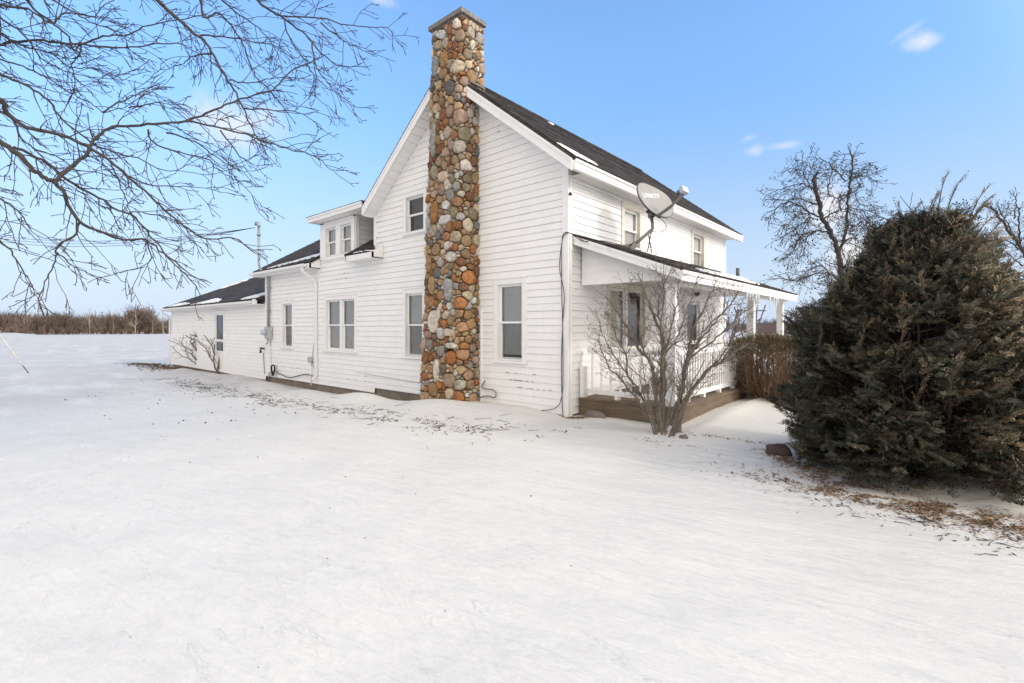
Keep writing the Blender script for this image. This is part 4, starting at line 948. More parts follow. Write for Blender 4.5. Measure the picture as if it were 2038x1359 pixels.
# traced limb paths, world metres: (base radius, tip radius, points)
LIMBS=[(0.029,0.0075,[(-3.19,-7.05,3.81),(-3.17,-6.95,3.7),(-3.06,-6.76,3.51),(-2.99,-6.61,3.32),(-2.95,-6.49,3.26),(-2.95,-6.41,3.16),(-3.02,-6.38,3.04),(-3.01,-6.27,2.85),(-2.91,-6.1,2.74),(-2.75,-5.88,2.64),(-2.62,-5.67,2.64),(-2.5,-5.47,2.44),(-2.42,-5.31,2.29)]),(0.0129,0.0042,[(-3.05,-6.27,2.85),(-3.07,-6.31,2.66),(-3.2,-6.45,2.53),(-3.19,-6.47,2.34),(-3.26,-6.56,2.08),(-3.29,-6.61,1.83)]),(0.0218,0.0068,[(-2.86,-6.5,3.24),(-2.99,-6.45,3.36),(-2.94,-6.23,3.65),(-2.99,-6.11,3.93),(-3.0,-5.95,4.11),(-2.82,-5.62,4.2),(-2.59,-5.24,4.31),(-2.38,-4.89,4.55),(-2.3,-4.66,4.72),(-2.1,-4.31,4.91),(-2.05,-4.1,5.21),(-1.85,-3.75,5.5)]),(0.0122,0.0034,[(-2.51,-5.26,4.28),(-2.37,-4.98,4.26),(-2.07,-4.56,4.15),(-1.85,-4.22,4.03),(-1.68,-3.91,3.98),(-1.61,-3.7,3.83),(-1.65,-3.57,3.85)]),(0.0254,0.0064,[(-2.86,-7.03,4.08),(-2.93,-6.94,4.09),(-3.04,-6.88,3.98),(-3.02,-6.71,3.87),(-2.9,-6.44,3.84),(-2.78,-6.18,3.71),(-2.72,-5.97,3.56),(-2.69,-5.79,3.39),(-2.56,-5.53,3.1),(-2.48,-5.3,2.88),(-2.38,-5.06,2.72),(-2.23,-4.77,2.74),(-2.14,-4.54,2.57)]),(0.0175,0.0049,[(-4.0,-6.97,5.06),(-4.07,-6.91,5.16),(-4.02,-6.75,5.27),(-3.82,-6.46,5.32),(-3.67,-6.2,5.34),(-3.53,-5.96,5.49),(-3.38,-5.71,5.57),(-3.3,-5.52,5.75),(-3.04,-5.18,5.89),(-2.87,-4.91,6.03)]),(0.012,0.0034,[(-3.46,-6.23,5.25),(-3.3,-5.88,5.28),(-3.22,-5.59,5.41),(-3.05,-5.23,5.53),(-3.04,-5.01,5.51),(-2.94,-4.71,5.34)]),(0.0217,0.0052,[(-3.03,-5.58,6.08),(-2.87,-5.33,5.83),(-2.79,-5.14,5.66),(-2.72,-4.96,5.52),(-2.67,-4.8,5.25),(-2.62,-4.64,4.96),(-2.62,-4.51,4.74),(-2.64,-4.41,4.54),(-2.63,-4.29,4.34),(-2.59,-4.14,4.09)]),(0.0144,0.0052,[(-2.72,-5.04,6.19),(-2.77,-4.97,5.92),(-2.69,-4.79,6.01),(-2.59,-4.59,5.77),(-2.57,-4.46,5.48),(-2.58,-4.35,5.26),(-2.45,-4.13,4.99),(-2.38,-3.95,4.75)]),(0.0165,0.0055,[(-2.43,-4.52,6.36),(-2.37,-4.29,6.21),(-2.3,-4.06,6.13),(-2.2,-3.79,5.97),(-2.14,-3.56,5.77),(-2.08,-3.33,5.66),(-1.96,-3.05,5.7)]),(0.0102,0.0037,[(-2.23,-4.09,6.12),(-1.97,-3.66,6.18),(-1.74,-3.26,6.16),(-1.47,-2.82,6.22),(-1.52,-2.66,6.19)]),(0.0102,0.0037,[(-1.82,-3.73,6.02),(-1.75,-3.4,5.87),(-1.78,-3.15,5.9),(-1.82,-2.93,5.91)]),(0.0103,0.0036,[(-2.02,-3.77,5.81),(-2.04,-3.69,5.47),(-1.96,-3.51,5.23),(-1.87,-3.34,5.02),(-1.74,-3.12,4.95)]),(0.0166,0.0047,[(-3.57,-6.99,4.63),(-3.49,-6.82,4.57),(-3.41,-6.64,4.48),(-3.38,-6.51,4.37),(-3.32,-6.35,4.12),(-3.18,-6.13,3.91),(-3.12,-5.98,3.73),(-3.11,-5.86,3.43),(-3.11,-5.76,3.14),(-3.09,-5.64,2.85)]),(0.0092,0.0028,[(-3.13,-7.0,3.05),(-3.09,-6.84,2.93),(-3.13,-6.74,2.8),(-3.19,-6.66,2.66),(-3.14,-6.48,2.59)]),(0.0105,0.0028,[(-3.13,-7.0,2.57),(-3.13,-6.87,2.43),(-3.19,-6.79,2.26),(-3.21,-6.68,2.02),(-3.3,-6.62,1.89)]),(0.0169,0.0062,[(-3.52,-6.81,3.75),(-3.33,-6.57,3.6),(-3.17,-6.35,3.36),(-2.97,-6.09,3.17),(-2.89,-5.94,3.04),(-2.8,-5.78,2.98),(-2.73,-5.64,2.77),(-2.67,-5.51,2.58),(-2.6,-5.37,2.37),(-2.54,-5.23,2.2),(-2.51,-5.13,2.05)]),(0.012,0.0033,[(-3.28,-6.07,3.9),(-3.24,-5.84,3.86),(-3.24,-5.64,3.85),(-3.09,-5.3,3.72),(-2.99,-5.02,3.92)]),(0.012,0.0033,[(-3.1,-5.91,3.66),(-3.06,-5.67,3.49),(-3.01,-5.43,3.47),(-2.87,-5.11,3.5),(-2.65,-4.72,3.46)]),(0.0127,0.0047,[(-3.69,-6.96,5.5),(-3.51,-6.69,5.5),(-3.42,-6.49,5.38),(-3.4,-6.37,5.55),(-3.36,-6.22,5.6),(-3.34,-6.08,5.63),(-3.36,-5.99,5.81),(-3.35,-5.87,5.96)]),(0.0115,0.0032,[(-3.84,-6.96,5.45),(-3.74,-6.72,5.26),(-3.73,-6.55,5.03),(-3.71,-6.38,4.95),(-3.63,-6.16,4.91),(-3.55,-5.93,4.94),(-3.46,-5.7,4.97)]),(0.0129,0.0048,[(-3.6,-6.75,5.68),(-3.48,-6.53,5.45),(-3.4,-6.35,5.3),(-3.45,-6.27,5.14),(-3.5,-6.2,5.25),(-3.63,-6.19,5.18),(-3.83,-6.25,5.1),(-3.9,-6.2,4.86),(-4.09,-6.25,4.68)]),(0.0099,0.0031,[(-3.69,-6.96,4.85),(-3.59,-6.77,4.8),(-3.45,-6.55,4.7),(-3.31,-6.33,4.53),(-3.19,-6.13,4.42),(-3.18,-6.01,4.34),(-3.02,-5.78,4.46),(-2.93,-5.6,4.68),(-2.84,-5.42,4.81)]),(0.0099,0.0031,[(-2.69,-6.09,4.17),(-2.69,-5.89,4.38),(-2.66,-5.66,4.57),(-2.7,-5.5,4.58),(-2.7,-5.29,4.56)]),(0.0099,0.0032,[(-3.22,-6.55,5.61),(-3.16,-6.29,5.49),(-3.15,-6.06,5.44),(-3.15,-5.85,5.45),(-3.26,-5.73,5.33),(-3.32,-5.57,5.26)]),(0.0105,0.0033,[(-2.78,-5.63,4.14),(-2.82,-5.55,3.99),(-2.71,-5.34,3.9),(-2.48,-5.03,3.83),(-2.46,-4.9,3.71),(-2.34,-4.67,3.57),(-2.29,-4.51,3.4),(-2.25,-4.37,3.25)]),(0.0109,0.0034,[(-2.82,-5.4,4.17),(-2.71,-5.1,4.09),(-2.66,-4.86,3.95),(-2.55,-4.57,3.79),(-2.54,-4.35,3.85)]),(0.0095,0.0034,[(-2.39,-4.89,4.23),(-2.45,-4.61,3.97),(-2.54,-4.35,3.92)]),(0.0087,0.0031,[(-2.69,-5.82,2.98),(-2.66,-5.66,3.0),(-2.51,-5.39,2.93),(-2.47,-5.22,2.8),(-2.42,-5.05,2.73)]),(0.0085,0.003,[(-3.12,-6.46,2.45),(-3.24,-6.3,2.31),(-3.33,-6.12,2.21)]),(0.009,0.0032,[(-2.78,-5.63,2.66),(-2.98,-5.54,2.42),(-3.46,-5.7,2.32)]),(0.0113,0.0031,[(-3.69,-6.96,4.2),(-3.64,-6.81,4.12),(-3.7,-6.74,3.93),(-3.67,-6.6,3.81),(-3.56,-6.39,3.73),(-3.5,-6.22,3.54),(-3.56,-6.17,3.33),(-3.58,-6.07,3.1)]),(0.0102,0.0032,[(-3.98,-6.95,5.31),(-3.88,-6.71,5.17),(-3.78,-6.46,5.15),(-3.75,-6.28,5.03),(-3.62,-6.02,5.06),(-3.54,-5.79,5.03),(-3.49,-5.59,5.18)]),(0.0087,0.0032,[(-2.71,-5.84,4.32),(-2.87,-5.51,4.54),(-3.0,-5.16,4.67)]),(0.0114,0.0035,[(-2.83,-5.01,5.67),(-2.65,-4.69,5.71),(-2.54,-4.42,5.72),(-2.41,-4.14,5.73),(-2.3,-3.88,5.62)]),(0.0114,0.0035,[(-2.71,-4.9,5.41),(-3.07,-5.0,5.47),(-3.36,-5.04,5.46),(-3.69,-5.1,5.48)]),(0.0097,0.0035,[(-2.51,-4.73,5.02),(-2.45,-4.45,5.07),(-2.37,-4.16,5.23),(-2.28,-3.86,5.28)]),(0.0097,0.0035,[(-2.37,-4.6,4.63),(-2.2,-4.23,4.68),(-2.04,-3.87,4.68),(-2.02,-3.63,4.55)]),(0.0115,0.0036,[(-2.77,-4.83,6.32),(-2.69,-4.55,6.12),(-2.62,-4.29,6.01),(-2.59,-4.07,5.79),(-2.66,-3.93,5.56)]),(0.0102,0.0036,[(-2.23,-4.09,6.09),(-2.28,-4.0,5.88),(-2.22,-3.81,5.62),(-2.19,-3.65,5.4),(-2.26,-3.58,5.13),(-2.19,-3.39,4.99)])]
BUSH=[(0.0637,0.0153,[(1.93,-0.31,-0.12),(1.92,-0.31,0.26),(1.94,-0.3,0.64),(1.93,-0.31,1.03),(1.94,-0.3,1.36),(1.84,-0.38,1.66),(1.76,-0.45,1.97),(1.69,-0.52,2.22)]),(0.0433,0.0102,[(1.92,-0.31,-0.02),(1.85,-0.34,0.38),(1.8,-0.34,0.76),(1.74,-0.35,1.02),(1.59,-0.44,1.22),(1.44,-0.54,1.56),(1.33,-0.6,1.77),(1.2,-0.68,1.98)]),(0.028,0.0076,[(1.88,-0.35,0.01),(1.75,-0.53,0.24),(1.66,-0.67,0.5),(1.53,-0.85,0.76),(1.42,-1.01,0.96),(1.38,-1.12,1.17),(1.37,-1.2,1.36)]),(0.0255,0.0076,[(1.84,-0.38,0.06),(1.78,-0.48,0.32),(1.67,-0.6,0.6),(1.57,-0.73,0.83),(1.48,-0.85,1.03),(1.4,-0.96,1.23),(1.35,-1.04,1.41),(1.31,-1.11,1.66)]),(0.051,0.0127,[(2.09,-0.16,-0.1),(2.11,-0.11,0.18),(2.18,-0.01,0.48),(2.29,0.12,0.68),(2.41,0.27,0.89),(2.56,0.44,1.02),(2.71,0.61,1.17),(2.85,0.77,1.27)]),(0.0484,0.0102,[(2.07,-0.18,-0.1),(2.05,-0.13,0.23),(2.11,-0.01,0.55),(2.12,0.06,0.89),(2.15,0.15,1.17),(2.19,0.25,1.51),(2.27,0.39,1.77),(2.35,0.53,2.07),(2.39,0.63,2.23)]),(0.0382,0.0102,[(1.95,-0.28,0.01),(2.04,-0.23,0.26),(2.12,-0.17,0.49),(2.2,-0.12,0.8),(2.22,-0.11,1.03),(2.34,-0.02,1.28),(2.55,0.15,1.61),(2.71,0.27,1.86),(2.81,0.34,2.04)]),(0.0331,0.0076,[(1.94,-0.3,0.34),(1.9,-0.27,0.74),(1.9,-0.22,1.02),(1.94,-0.12,1.35),(1.96,-0.05,1.56),(2.0,0.05,1.88),(2.0,0.1,2.19),(2.03,0.18,2.36)]),(0.0306,0.0076,[(1.94,-0.3,0.64),(1.97,-0.31,1.05),(1.94,-0.38,1.36),(1.96,-0.41,1.66),(2.01,-0.41,1.96),(1.99,-0.47,2.23),(1.93,-0.57,2.35)]),(0.0255,0.0076,[(2.2,-0.06,1.03),(2.39,0.2,1.25),(2.56,0.45,1.46),(2.69,0.66,1.67),(2.76,0.83,1.77)]),(0.0229,0.0064,[(2.32,0.04,0.69),(2.48,0.22,0.95),(2.63,0.38,1.2),(2.74,0.5,1.46),(2.84,0.63,1.66)]),(0.0229,0.0064,[(1.84,-0.38,0.9),(1.75,-0.54,1.16),(1.74,-0.63,1.46),(1.69,-0.75,1.76),(1.65,-0.87,2.0),(1.71,-0.89,2.17)]),(0.0229,0.0064,[(1.78,-0.43,1.03),(1.72,-0.59,1.26),(1.62,-0.77,1.41),(1.51,-0.97,1.53),(1.42,-1.15,1.66)]),(0.0229,0.0064,[(2.17,-0.09,0.9),(2.26,0.05,1.2),(2.38,0.22,1.51),(2.56,0.45,1.77),(2.56,0.52,2.03)]),(0.0229,0.0064,[(1.93,-0.31,1.03),(2.03,-0.21,1.25),(2.11,-0.15,1.43),(2.2,-0.06,1.76),(2.28,0.0,2.07),(2.32,0.04,2.27)]),(0.0204,0.0064,[(1.53,-0.65,0.82),(1.49,-0.62,1.1),(1.37,-0.66,1.33),(1.27,-0.69,1.61),(1.18,-0.69,1.82)]),(0.0229,0.0064,[(2.61,0.29,1.03),(2.72,0.3,1.26),(2.82,0.3,1.56),(2.88,0.26,1.86)]),(0.0204,0.0064,[(1.94,-0.3,1.36),(1.92,-0.44,1.76),(2.0,-0.51,2.05),(2.12,-0.54,2.27)])]
SHRUB1=[(0.0748,0.0326,[(-20.52,0.09,-0.42),(-20.51,0.1,-0.04),(-20.45,0.15,0.39),(-20.45,0.15,0.64),(-20.53,0.08,0.99),(-20.58,0.04,1.18)]),(0.049,0.0245,[(-20.53,0.08,-0.01),(-20.64,-0.01,0.5),(-20.72,-0.08,0.78),(-20.8,-0.15,0.94),(-20.86,-0.21,1.16)]),(0.0408,0.0163,[(-20.55,0.06,0.01),(-20.72,-0.08,0.26),(-20.88,-0.22,0.5),(-21.05,-0.37,0.78),(-21.23,-0.53,1.05)]),(0.0381,0.0163,[(-20.57,0.04,-0.09),(-20.8,-0.15,0.29),(-20.96,-0.3,0.39),(-21.19,-0.49,0.64),(-21.41,-0.69,0.91)]),(0.0381,0.0163,[(-20.55,0.06,-0.23),(-20.7,-0.06,-0.04),(-20.9,-0.24,0.12),(-21.11,-0.42,0.2),(-21.29,-0.58,0.48),(-21.45,-0.73,0.67)]),(0.0381,0.019,[(-20.49,0.12,0.1),(-20.55,0.06,0.5),(-20.72,-0.08,0.83),(-20.92,-0.26,1.07)]),(0.0326,0.0163,[(-20.45,0.15,0.64),(-20.47,0.13,0.88),(-20.52,0.09,1.21)]),(0.0272,0.0136,[(-20.64,-0.01,0.5),(-20.76,-0.12,0.72),(-20.98,-0.31,0.88)]),(0.0272,0.0136,[(-20.9,-0.24,0.12),(-21.0,-0.33,0.37),(-21.19,-0.49,0.5)])]
SHRUB2=[(0.0746,0.0298,[(-17.73,-0.04,-0.38),(-17.7,-0.01,-0.03),(-17.67,0.02,0.47),(-17.65,0.03,0.84),(-17.74,-0.05,1.24)]),(0.0547,0.0224,[(-17.76,-0.06,-0.28),(-17.87,-0.16,0.14),(-17.87,-0.16,0.47),(-17.95,-0.23,0.84),(-18.08,-0.34,1.21)]),(0.0447,0.0174,[(-17.86,-0.15,0.09),(-17.99,-0.26,0.34),(-18.12,-0.38,0.62),(-18.23,-0.47,0.84),(-18.3,-0.54,1.04)]),(0.0298,0.0149,[(-17.95,-0.23,0.84),(-17.93,-0.21,0.91),(-17.93,-0.21,1.06)]),(0.0298,0.0124,[(-17.67,0.02,0.47),(-17.61,0.07,0.84),(-17.59,0.08,1.04),(-17.53,0.14,1.24)]),(0.0298,0.0124,[(-17.87,-0.16,0.47),(-17.82,-0.11,0.72),(-17.84,-0.13,1.04)]),(0.0249,0.0124,[(-17.71,-0.01,-0.1),(-17.8,-0.1,0.14),(-17.89,-0.18,0.47)]),(0.0224,0.0124,[(-17.99,-0.26,0.34),(-18.04,-0.31,0.64),(-18.19,-0.44,0.99)])]
TREE_B=[(0.1844,0.1006,[(2.45,13.06,1.99),(2.45,13.06,3.33),(2.38,12.99,4.07),(2.25,12.88,4.6),(2.07,12.73,5.04),(1.9,12.57,5.38),(1.85,12.53,5.81),(1.72,12.42,6.35),(1.67,12.37,6.65)]),(0.1174,0.0402,[(2.38,12.99,4.07),(2.52,13.21,4.68),(2.56,13.34,5.1),(2.52,13.41,5.66),(2.55,13.53,6.26),(2.53,13.6,6.72),(2.57,13.73,7.16),(2.48,13.75,7.66)]),(0.0671,0.0268,[(2.17,12.82,4.81),(1.96,12.52,4.89),(1.73,12.2,4.81),(1.57,11.95,4.72),(1.46,11.75,4.41),(1.36,11.55,4.07),(1.23,11.32,3.93)]),(0.0671,0.0235,[(1.9,12.57,5.38),(1.68,12.51,5.57),(1.4,12.4,5.86),(1.12,12.29,6.06),(0.84,12.18,5.91),(0.64,12.13,5.45)]),(0.0604,0.0201,[(2.05,12.71,5.34),(2.16,12.7,5.46),(2.38,12.77,5.54),(2.29,12.59,5.88),(2.06,12.27,5.99),(2.02,12.13,6.39),(2.14,12.12,6.86)]),(0.0503,0.0201,[(2.58,13.17,6.62),(2.32,13.17,7.07),(2.09,13.19,7.47),(1.75,13.11,7.7)]),(0.0436,0.0168,[(1.72,12.42,6.35),(1.47,12.33,6.61),(1.15,12.18,6.57),(0.69,11.91,6.4)]),(0.0436,0.0168,[(1.85,12.53,5.81),(1.63,12.47,5.94),(1.35,12.36,6.1),(1.0,12.18,6.09),(0.46,11.84,6.12)]),(0.0436,0.0168,[(2.6,13.19,5.07),(2.87,13.25,5.01),(3.14,13.31,4.85),(3.33,13.29,4.66)]),(0.0402,0.0168,[(2.58,13.17,5.68),(2.87,13.25,5.68),(3.19,13.35,5.55),(3.4,13.36,5.15)]),(0.0369,0.0168,[(2.58,13.17,5.61),(2.89,13.64,5.51),(3.07,14.0,5.34)]),(0.0402,0.0168,[(2.63,13.21,6.58),(2.84,13.54,6.81),(3.08,13.88,6.78),(3.23,14.14,6.54)]),(0.0369,0.0168,[(2.63,13.21,6.28),(2.85,13.5,6.2),(2.96,13.71,5.92),(3.16,13.98,5.87),(3.43,14.32,5.89)]),(0.0402,0.0168,[(1.85,12.53,5.27),(1.58,12.39,5.36),(1.36,12.3,5.17),(1.09,12.16,4.95),(0.69,11.91,4.62)]),(0.0402,0.0168,[(1.75,12.44,5.51),(1.46,12.09,5.46),(1.23,11.78,5.34),(1.04,11.52,5.09),(0.86,11.27,4.91)]),(0.0402,0.0168,[(1.67,12.37,5.34),(1.52,12.1,4.99),(1.46,11.92,4.53),(1.38,11.72,3.92)]),(0.0671,0.0201,[(2.45,13.06,3.23),(2.21,12.77,3.36),(1.97,12.48,3.42),(1.61,12.08,3.28),(1.25,11.68,3.11),(0.84,11.25,3.2)]),(0.0436,0.0168,[(2.2,12.84,3.36),(1.96,12.53,3.69),(1.68,12.18,3.55),(1.44,11.87,3.31),(1.11,11.48,3.4)]),(0.0436,0.0168,[(2.45,13.06,4.4),(2.64,13.36,4.62),(2.83,13.66,4.67),(3.0,13.94,4.56)]),(0.0402,0.0168,[(2.6,13.19,7.02),(2.79,13.49,6.95),(2.93,13.75,7.02),(3.12,14.05,6.98)]),(0.0335,0.0134,[(1.95,12.62,6.15),(1.83,12.62,6.6),(1.77,12.66,7.0),(1.73,12.72,7.43),(1.59,12.7,7.56)]),(0.0335,0.0134,[(1.7,12.4,6.35),(1.6,12.45,6.78),(1.5,12.49,7.18),(1.28,12.43,7.32)]),(0.0503,0.0168,[(2.43,13.04,2.32),(2.19,12.93,2.46),(1.82,12.7,2.33),(1.45,12.48,2.0),(1.12,12.29,1.83)])]
TREE_C=[(0.154,0.066,[(8.03,21.94,2.03),(7.89,21.82,3.35),(7.76,21.71,4.23),(7.5,21.48,4.75),(7.3,21.3,5.11),(7.03,21.07,5.55),(6.77,20.84,5.99),(6.5,20.61,6.38),(6.29,20.42,6.47)]),(0.088,0.0264,[(7.76,21.71,4.23),(7.5,21.56,4.94),(7.41,21.56,5.66),(7.38,21.62,6.29),(7.26,21.59,6.66),(7.25,21.66,6.99)]),(0.066,0.022,[(7.36,21.36,5.99),(7.51,21.69,6.37),(7.67,22.02,6.59)]),(0.0616,0.022,[(7.3,21.3,5.11),(7.21,21.36,5.79),(7.09,21.38,6.25),(7.05,21.48,6.59)]),(0.0572,0.022,[(7.5,21.48,4.75),(7.11,21.34,5.05),(6.69,21.17,5.16)]),(0.0572,0.022,[(7.63,21.59,4.05),(7.31,21.52,4.34),(6.96,21.41,4.71)]),(0.0572,0.022,[(7.69,21.65,3.61),(7.31,21.52,3.8),(6.96,21.41,4.18)]),(0.0616,0.022,[(7.79,21.74,3.35),(7.44,21.56,3.4),(7.02,21.32,3.54),(6.73,21.2,3.78)]),(0.0528,0.022,[(7.89,21.82,3.13),(7.51,21.69,3.01),(7.13,21.55,3.11)]),(0.0528,0.022,[(7.93,21.85,2.69),(7.65,21.81,2.83),(7.4,21.79,2.66)]),(0.0484,0.022,[(7.93,21.85,2.25),(7.68,21.84,2.43),(7.4,21.79,2.12)]),(0.066,0.022,[(7.76,21.71,4.23),(8.0,21.72,5.08),(8.11,21.62,5.92)]),(0.066,0.022,[(7.89,21.82,3.35),(8.27,21.95,4.21),(8.5,21.96,5.05)])]

# ------------------------------------------------------------------ vegetation helpers
def smooth_path(P, n, amp, r):
    P = [Vector(p) for p in P]; out = []
    for i in range(len(P) - 1):
        p0, p1, p2, p3 = P[max(i - 1, 0)], P[i], P[i + 1], P[min(i + 2, len(P) - 1)]
        for k in range(n):
            t = k / n; out.append(.5 * ((2 * p1) + (p2 - p0) * t + (2 * p0 - 5 * p1 + 4 * p2 - p3) * t * t + (3 * p1 - p0 - 3 * p2 + p3) * t ** 3) + Vector([r.uniform(-amp, amp) for _ in range(3)]))
    out.append(P[-1]); return out
def rvec(r): 
    while True:
        v = Vector((r.uniform(-1, 1), r.uniform(-1, 1), r.uniform(-1, 1)))
        if .1 < v.length < 1: return v.normalized()
def twig(mb, p, d, L, rad, r, level, bias, kids, wig=.25, sides=4, rmin=.0015, bud=0., shrink=.5):
    """one crooked twig with side twigs; bias is a direction it bends to"""
    n = max(3, int(L / .07)); n = min(n, 9); pts = [Vector(p)]; d = d.normalized(); st = L / n
    for i in range(n):
        d = (d + rvec(r) * wig + bias * .10).normalized(); pts.append(pts[-1] + d * st)
    rads = [max(rmin, rad * (1 - .75 * i / n)) for i in range(n + 1)]
    mb.tube(pts, rads, sides, cap=False)
    if bud and level == 0 and r.random() < bud: mb.tube([pts[-1], pts[-1] + d * rmin * 6, pts[-1] + d * rmin * 10], [rmin * 2.2, rmin * 3.2, rmin], 4)
    if level > 0:
        k = max(1, int(round(L * kids + r.uniform(-.5, .5))))
        for j in range(k):
            t = r.uniform(.2, .98); i = min(n - 1, int(t * n)); q = pts[i].lerp(pts[i + 1], t * n - i)
            dd = (pts[i + 1] - pts[i]).normalized(); s = dd.cross(rvec(r)).normalized()
            nd_ = (dd * r.uniform(.55, .95) + s * r.uniform(.5, .9)).normalized()
            twig(mb, q, nd_, L * r.uniform(shrink * .7, shrink * 1.15) * (1.1 - .5 * t), max(rmin, rads[i] * .6), r, level - 1, bias, kids * 1.25, wig, max(3, sides - 1), rmin, bud, shrink)
    return pts
def limb_set(mb, limbs, r, every, tl, level, bias, kids, wig, rmin, start=.12, sides=8, tr=.45, amp=.012, bud=0.):
    for r0, r1, P in limbs:
        pts = smooth_path(P, 5, amp, r); n = len(pts); rad = [r0 + (r1 - r0) * (i / (n - 1)) ** .8 for i in range(n)]
        rad = [x * r.uniform(.92, 1.08) for x in rad]; mb.tube(pts, rad, sides if r0 > .02 else 6)
        acc = 0
        for i in range(1, n):
            seg = pts[i] - pts[i - 1]; acc += seg.length
            if i / n < start: continue
            while acc > every:
                acc -= every * r.uniform(.6, 1.4); t = i / n
                dd = seg.normalized(); s = dd.cross(rvec(r)).normalized()
                twig(mb, pts[i], dd * r.uniform(.5, 1.) + s * r.uniform(.5, .95), r.uniform(*tl) * (1.15 - .45 * t), max(rmin, min(rad[i] * tr, tl[1] * .011)), r, level, bias, kids, wig, 4, rmin, bud)
        twig(mb, pts[-1], pts[-1] - pts[-2], r.uniform(*tl) * .4, rad[-1], r, 1, bias, kids, wig, 4, rmin, bud)

# big bare tree, trunk standing just outside the left edge of the view
r = random.Random(4)
tb = Vector((-5.75, -8.35, 0)); tb.z = zg(tb.x, tb.y) - .1
ft = tag(empty('bare_tree', tb), 'large bare deciduous tree whose long drooping branches hang over the snowy yard', 'tree')
def tp(mb, name, m, root):
    o = mb.build(name, m); o.parent = root; o.matrix_parent_inverse = root.matrix_basis.inverted(); return o
g = MB()
tr_ = [tb, tb + Vector((.02, .02, .6)), tb + Vector((.06, .05, 1.6)), tb + Vector((.03, .10, 2.8)), tb + Vector((.12, .12, 4.2)), tb + Vector((.05, .2, 5.6)), tb + Vector((.2, .3, 7.4)), tb + Vector((.1, .3, 9.2))]
g.tube(smooth_path(tr_, 5, .012, r), list(np.interp(np.linspace(0, 1, 36), [0, .05, .2, .5, .75, 1], [.40, .31, .26, .21, .14, .05])), 14)
tp(g, 'trunk', 'bark_lichen', ft)
g = MB(); bias = Vector((.45, .42, -.55))
LIM = []
def on_trunk(z): 
    zs = [p.z for p in tr_]; return Vector((float(np.interp(z, zs, [p.x for p in tr_])), float(np.interp(z, zs, [p.y for p in tr_])), z))
for k, (r0, r1, P) in enumerate(LIMBS):
    r0, r1 = r0 * 1.15, r1 * 1.1
    P = [Vector(p) for p in P]
    edge = k in (0, 4, 5, 13, 14, 15, 19, 20, 22, 31, 32); topo = k in (7, 8, 9, 21, 24, 38)
    if edge or topo:   # continue outside the view back to the trunk
        z = min(max(P[0].z + (.9 if edge else 1.0), 2.2), 8.2); q = on_trunk(z); mid = q.lerp(P[0], .5) + Vector((0, 0, .28))
        rr = r0 * 1.35; LIM.append((max(rr, .035), r0, [q, mid, P[0]]))
    LIM.append((r0, r1, P))
limb_set(g, LIM[:], r, .12, (.26, .68), 2, bias, 3.8, .22, .0042, .06, 8, .55, .012)
# the rest of the crown, away from the view
for k in range(16):
    a = r.uniform(2.2, 5.6); z = r.uniform(3.2, 9); q = on_trunk(z); L = r.uniform(2.2, 4.2) * (1.1 - z / 14)
    P = [q, q + Vector((math.cos(a) * L * .4, math.sin(a) * L * .4, .5)), q + Vector((math.cos(a) * L, math.sin(a) * L, .55 - .1 * k % 1))]
    limb_set(g, [(.05, .01, P)], r, .4, (.5, 1.2), 1, Vector((math.cos(a), math.sin(a), -.3)), 2.5, .22, .003, .2, 6)
tp(g, 'branches', 'bark', ft)

# lilac-like bare shrub at the porch corner
r = random.Random(14)
bp0 = Vector((2.12, -.74, zg(2.12, -.74)))
sh = tag(empty('bare_shrub', bp0), 'tall multi stemmed bare shrub with grey bark in front of the porch corner', 'shrub')
g = MB(); dzb = bp0.z - 0.0
BU = [(a * (.86 if a > .04 else .7), b * .8, [Vector(p) + Vector((0, 0, dzb * (1 - i / len(P)))) for i, p in enumerate(P)]) for a, b, P in BUSH]
limb_set(g, BU, r, .048, (.2, .48), 2, Vector((.0, .0, .8)), 3.8, .18, .0023, .20, 8, .55, .014, .5)
for k in range(7):
    a = r.uniform(0, 6.28); q = bp0 + Vector((math.cos(a) * .09, math.sin(a) * .09, -.08)); twig(g, q, Vector((math.cos(a) * .5, math.sin(a) * .5, 1)), r.uniform(.8, 1.5), .016, r, 2, Vector((0, 0, .6)), 3, .12, 6, .003)

for k in range(5):   # flared feet of the stems
    q = BU[(0, 1, 4, 5, 2)[k]]; p0, p1 = Vector(q[2][0]), Vector(q[2][1]); g.tube([p0 - Vector((0, 0, .12)), p0 + Vector((0, 0, .01)), p0.lerp(p1, .35), p0.lerp(p1, .7)], [q[0] * 2.4, q[0] * 1.75, q[0] * 1.2, q[0] * .92], 10)
tp(g, 'stems', 'bark_lichen', sh)
V = []; Cc = []
for k in range(150):   # a few dead leaves still hanging
    rr = r.choice(BU); P = rr[2]; i = r.randrange(len(P) // 2, len(P) - 1); p = P[i].lerp(P[i + 1], r.random()) + rvec(r) * .16; a = rvec(r) * .016; b = a.cross(rvec(r)).normalized() * .010
    V.append([p - a, p + b, p + a, p - b]); Cc.append(r.choice(((.16, .07, .03), (.10, .05, .03), (.05, .03, .02))))
quads_mesh('dead_leaves', np.array([[list(q) for q in x] for x in V]), np.array(Cc), 'litter', sh).matrix_parent_inverse = sh.matrix_basis.inverted()

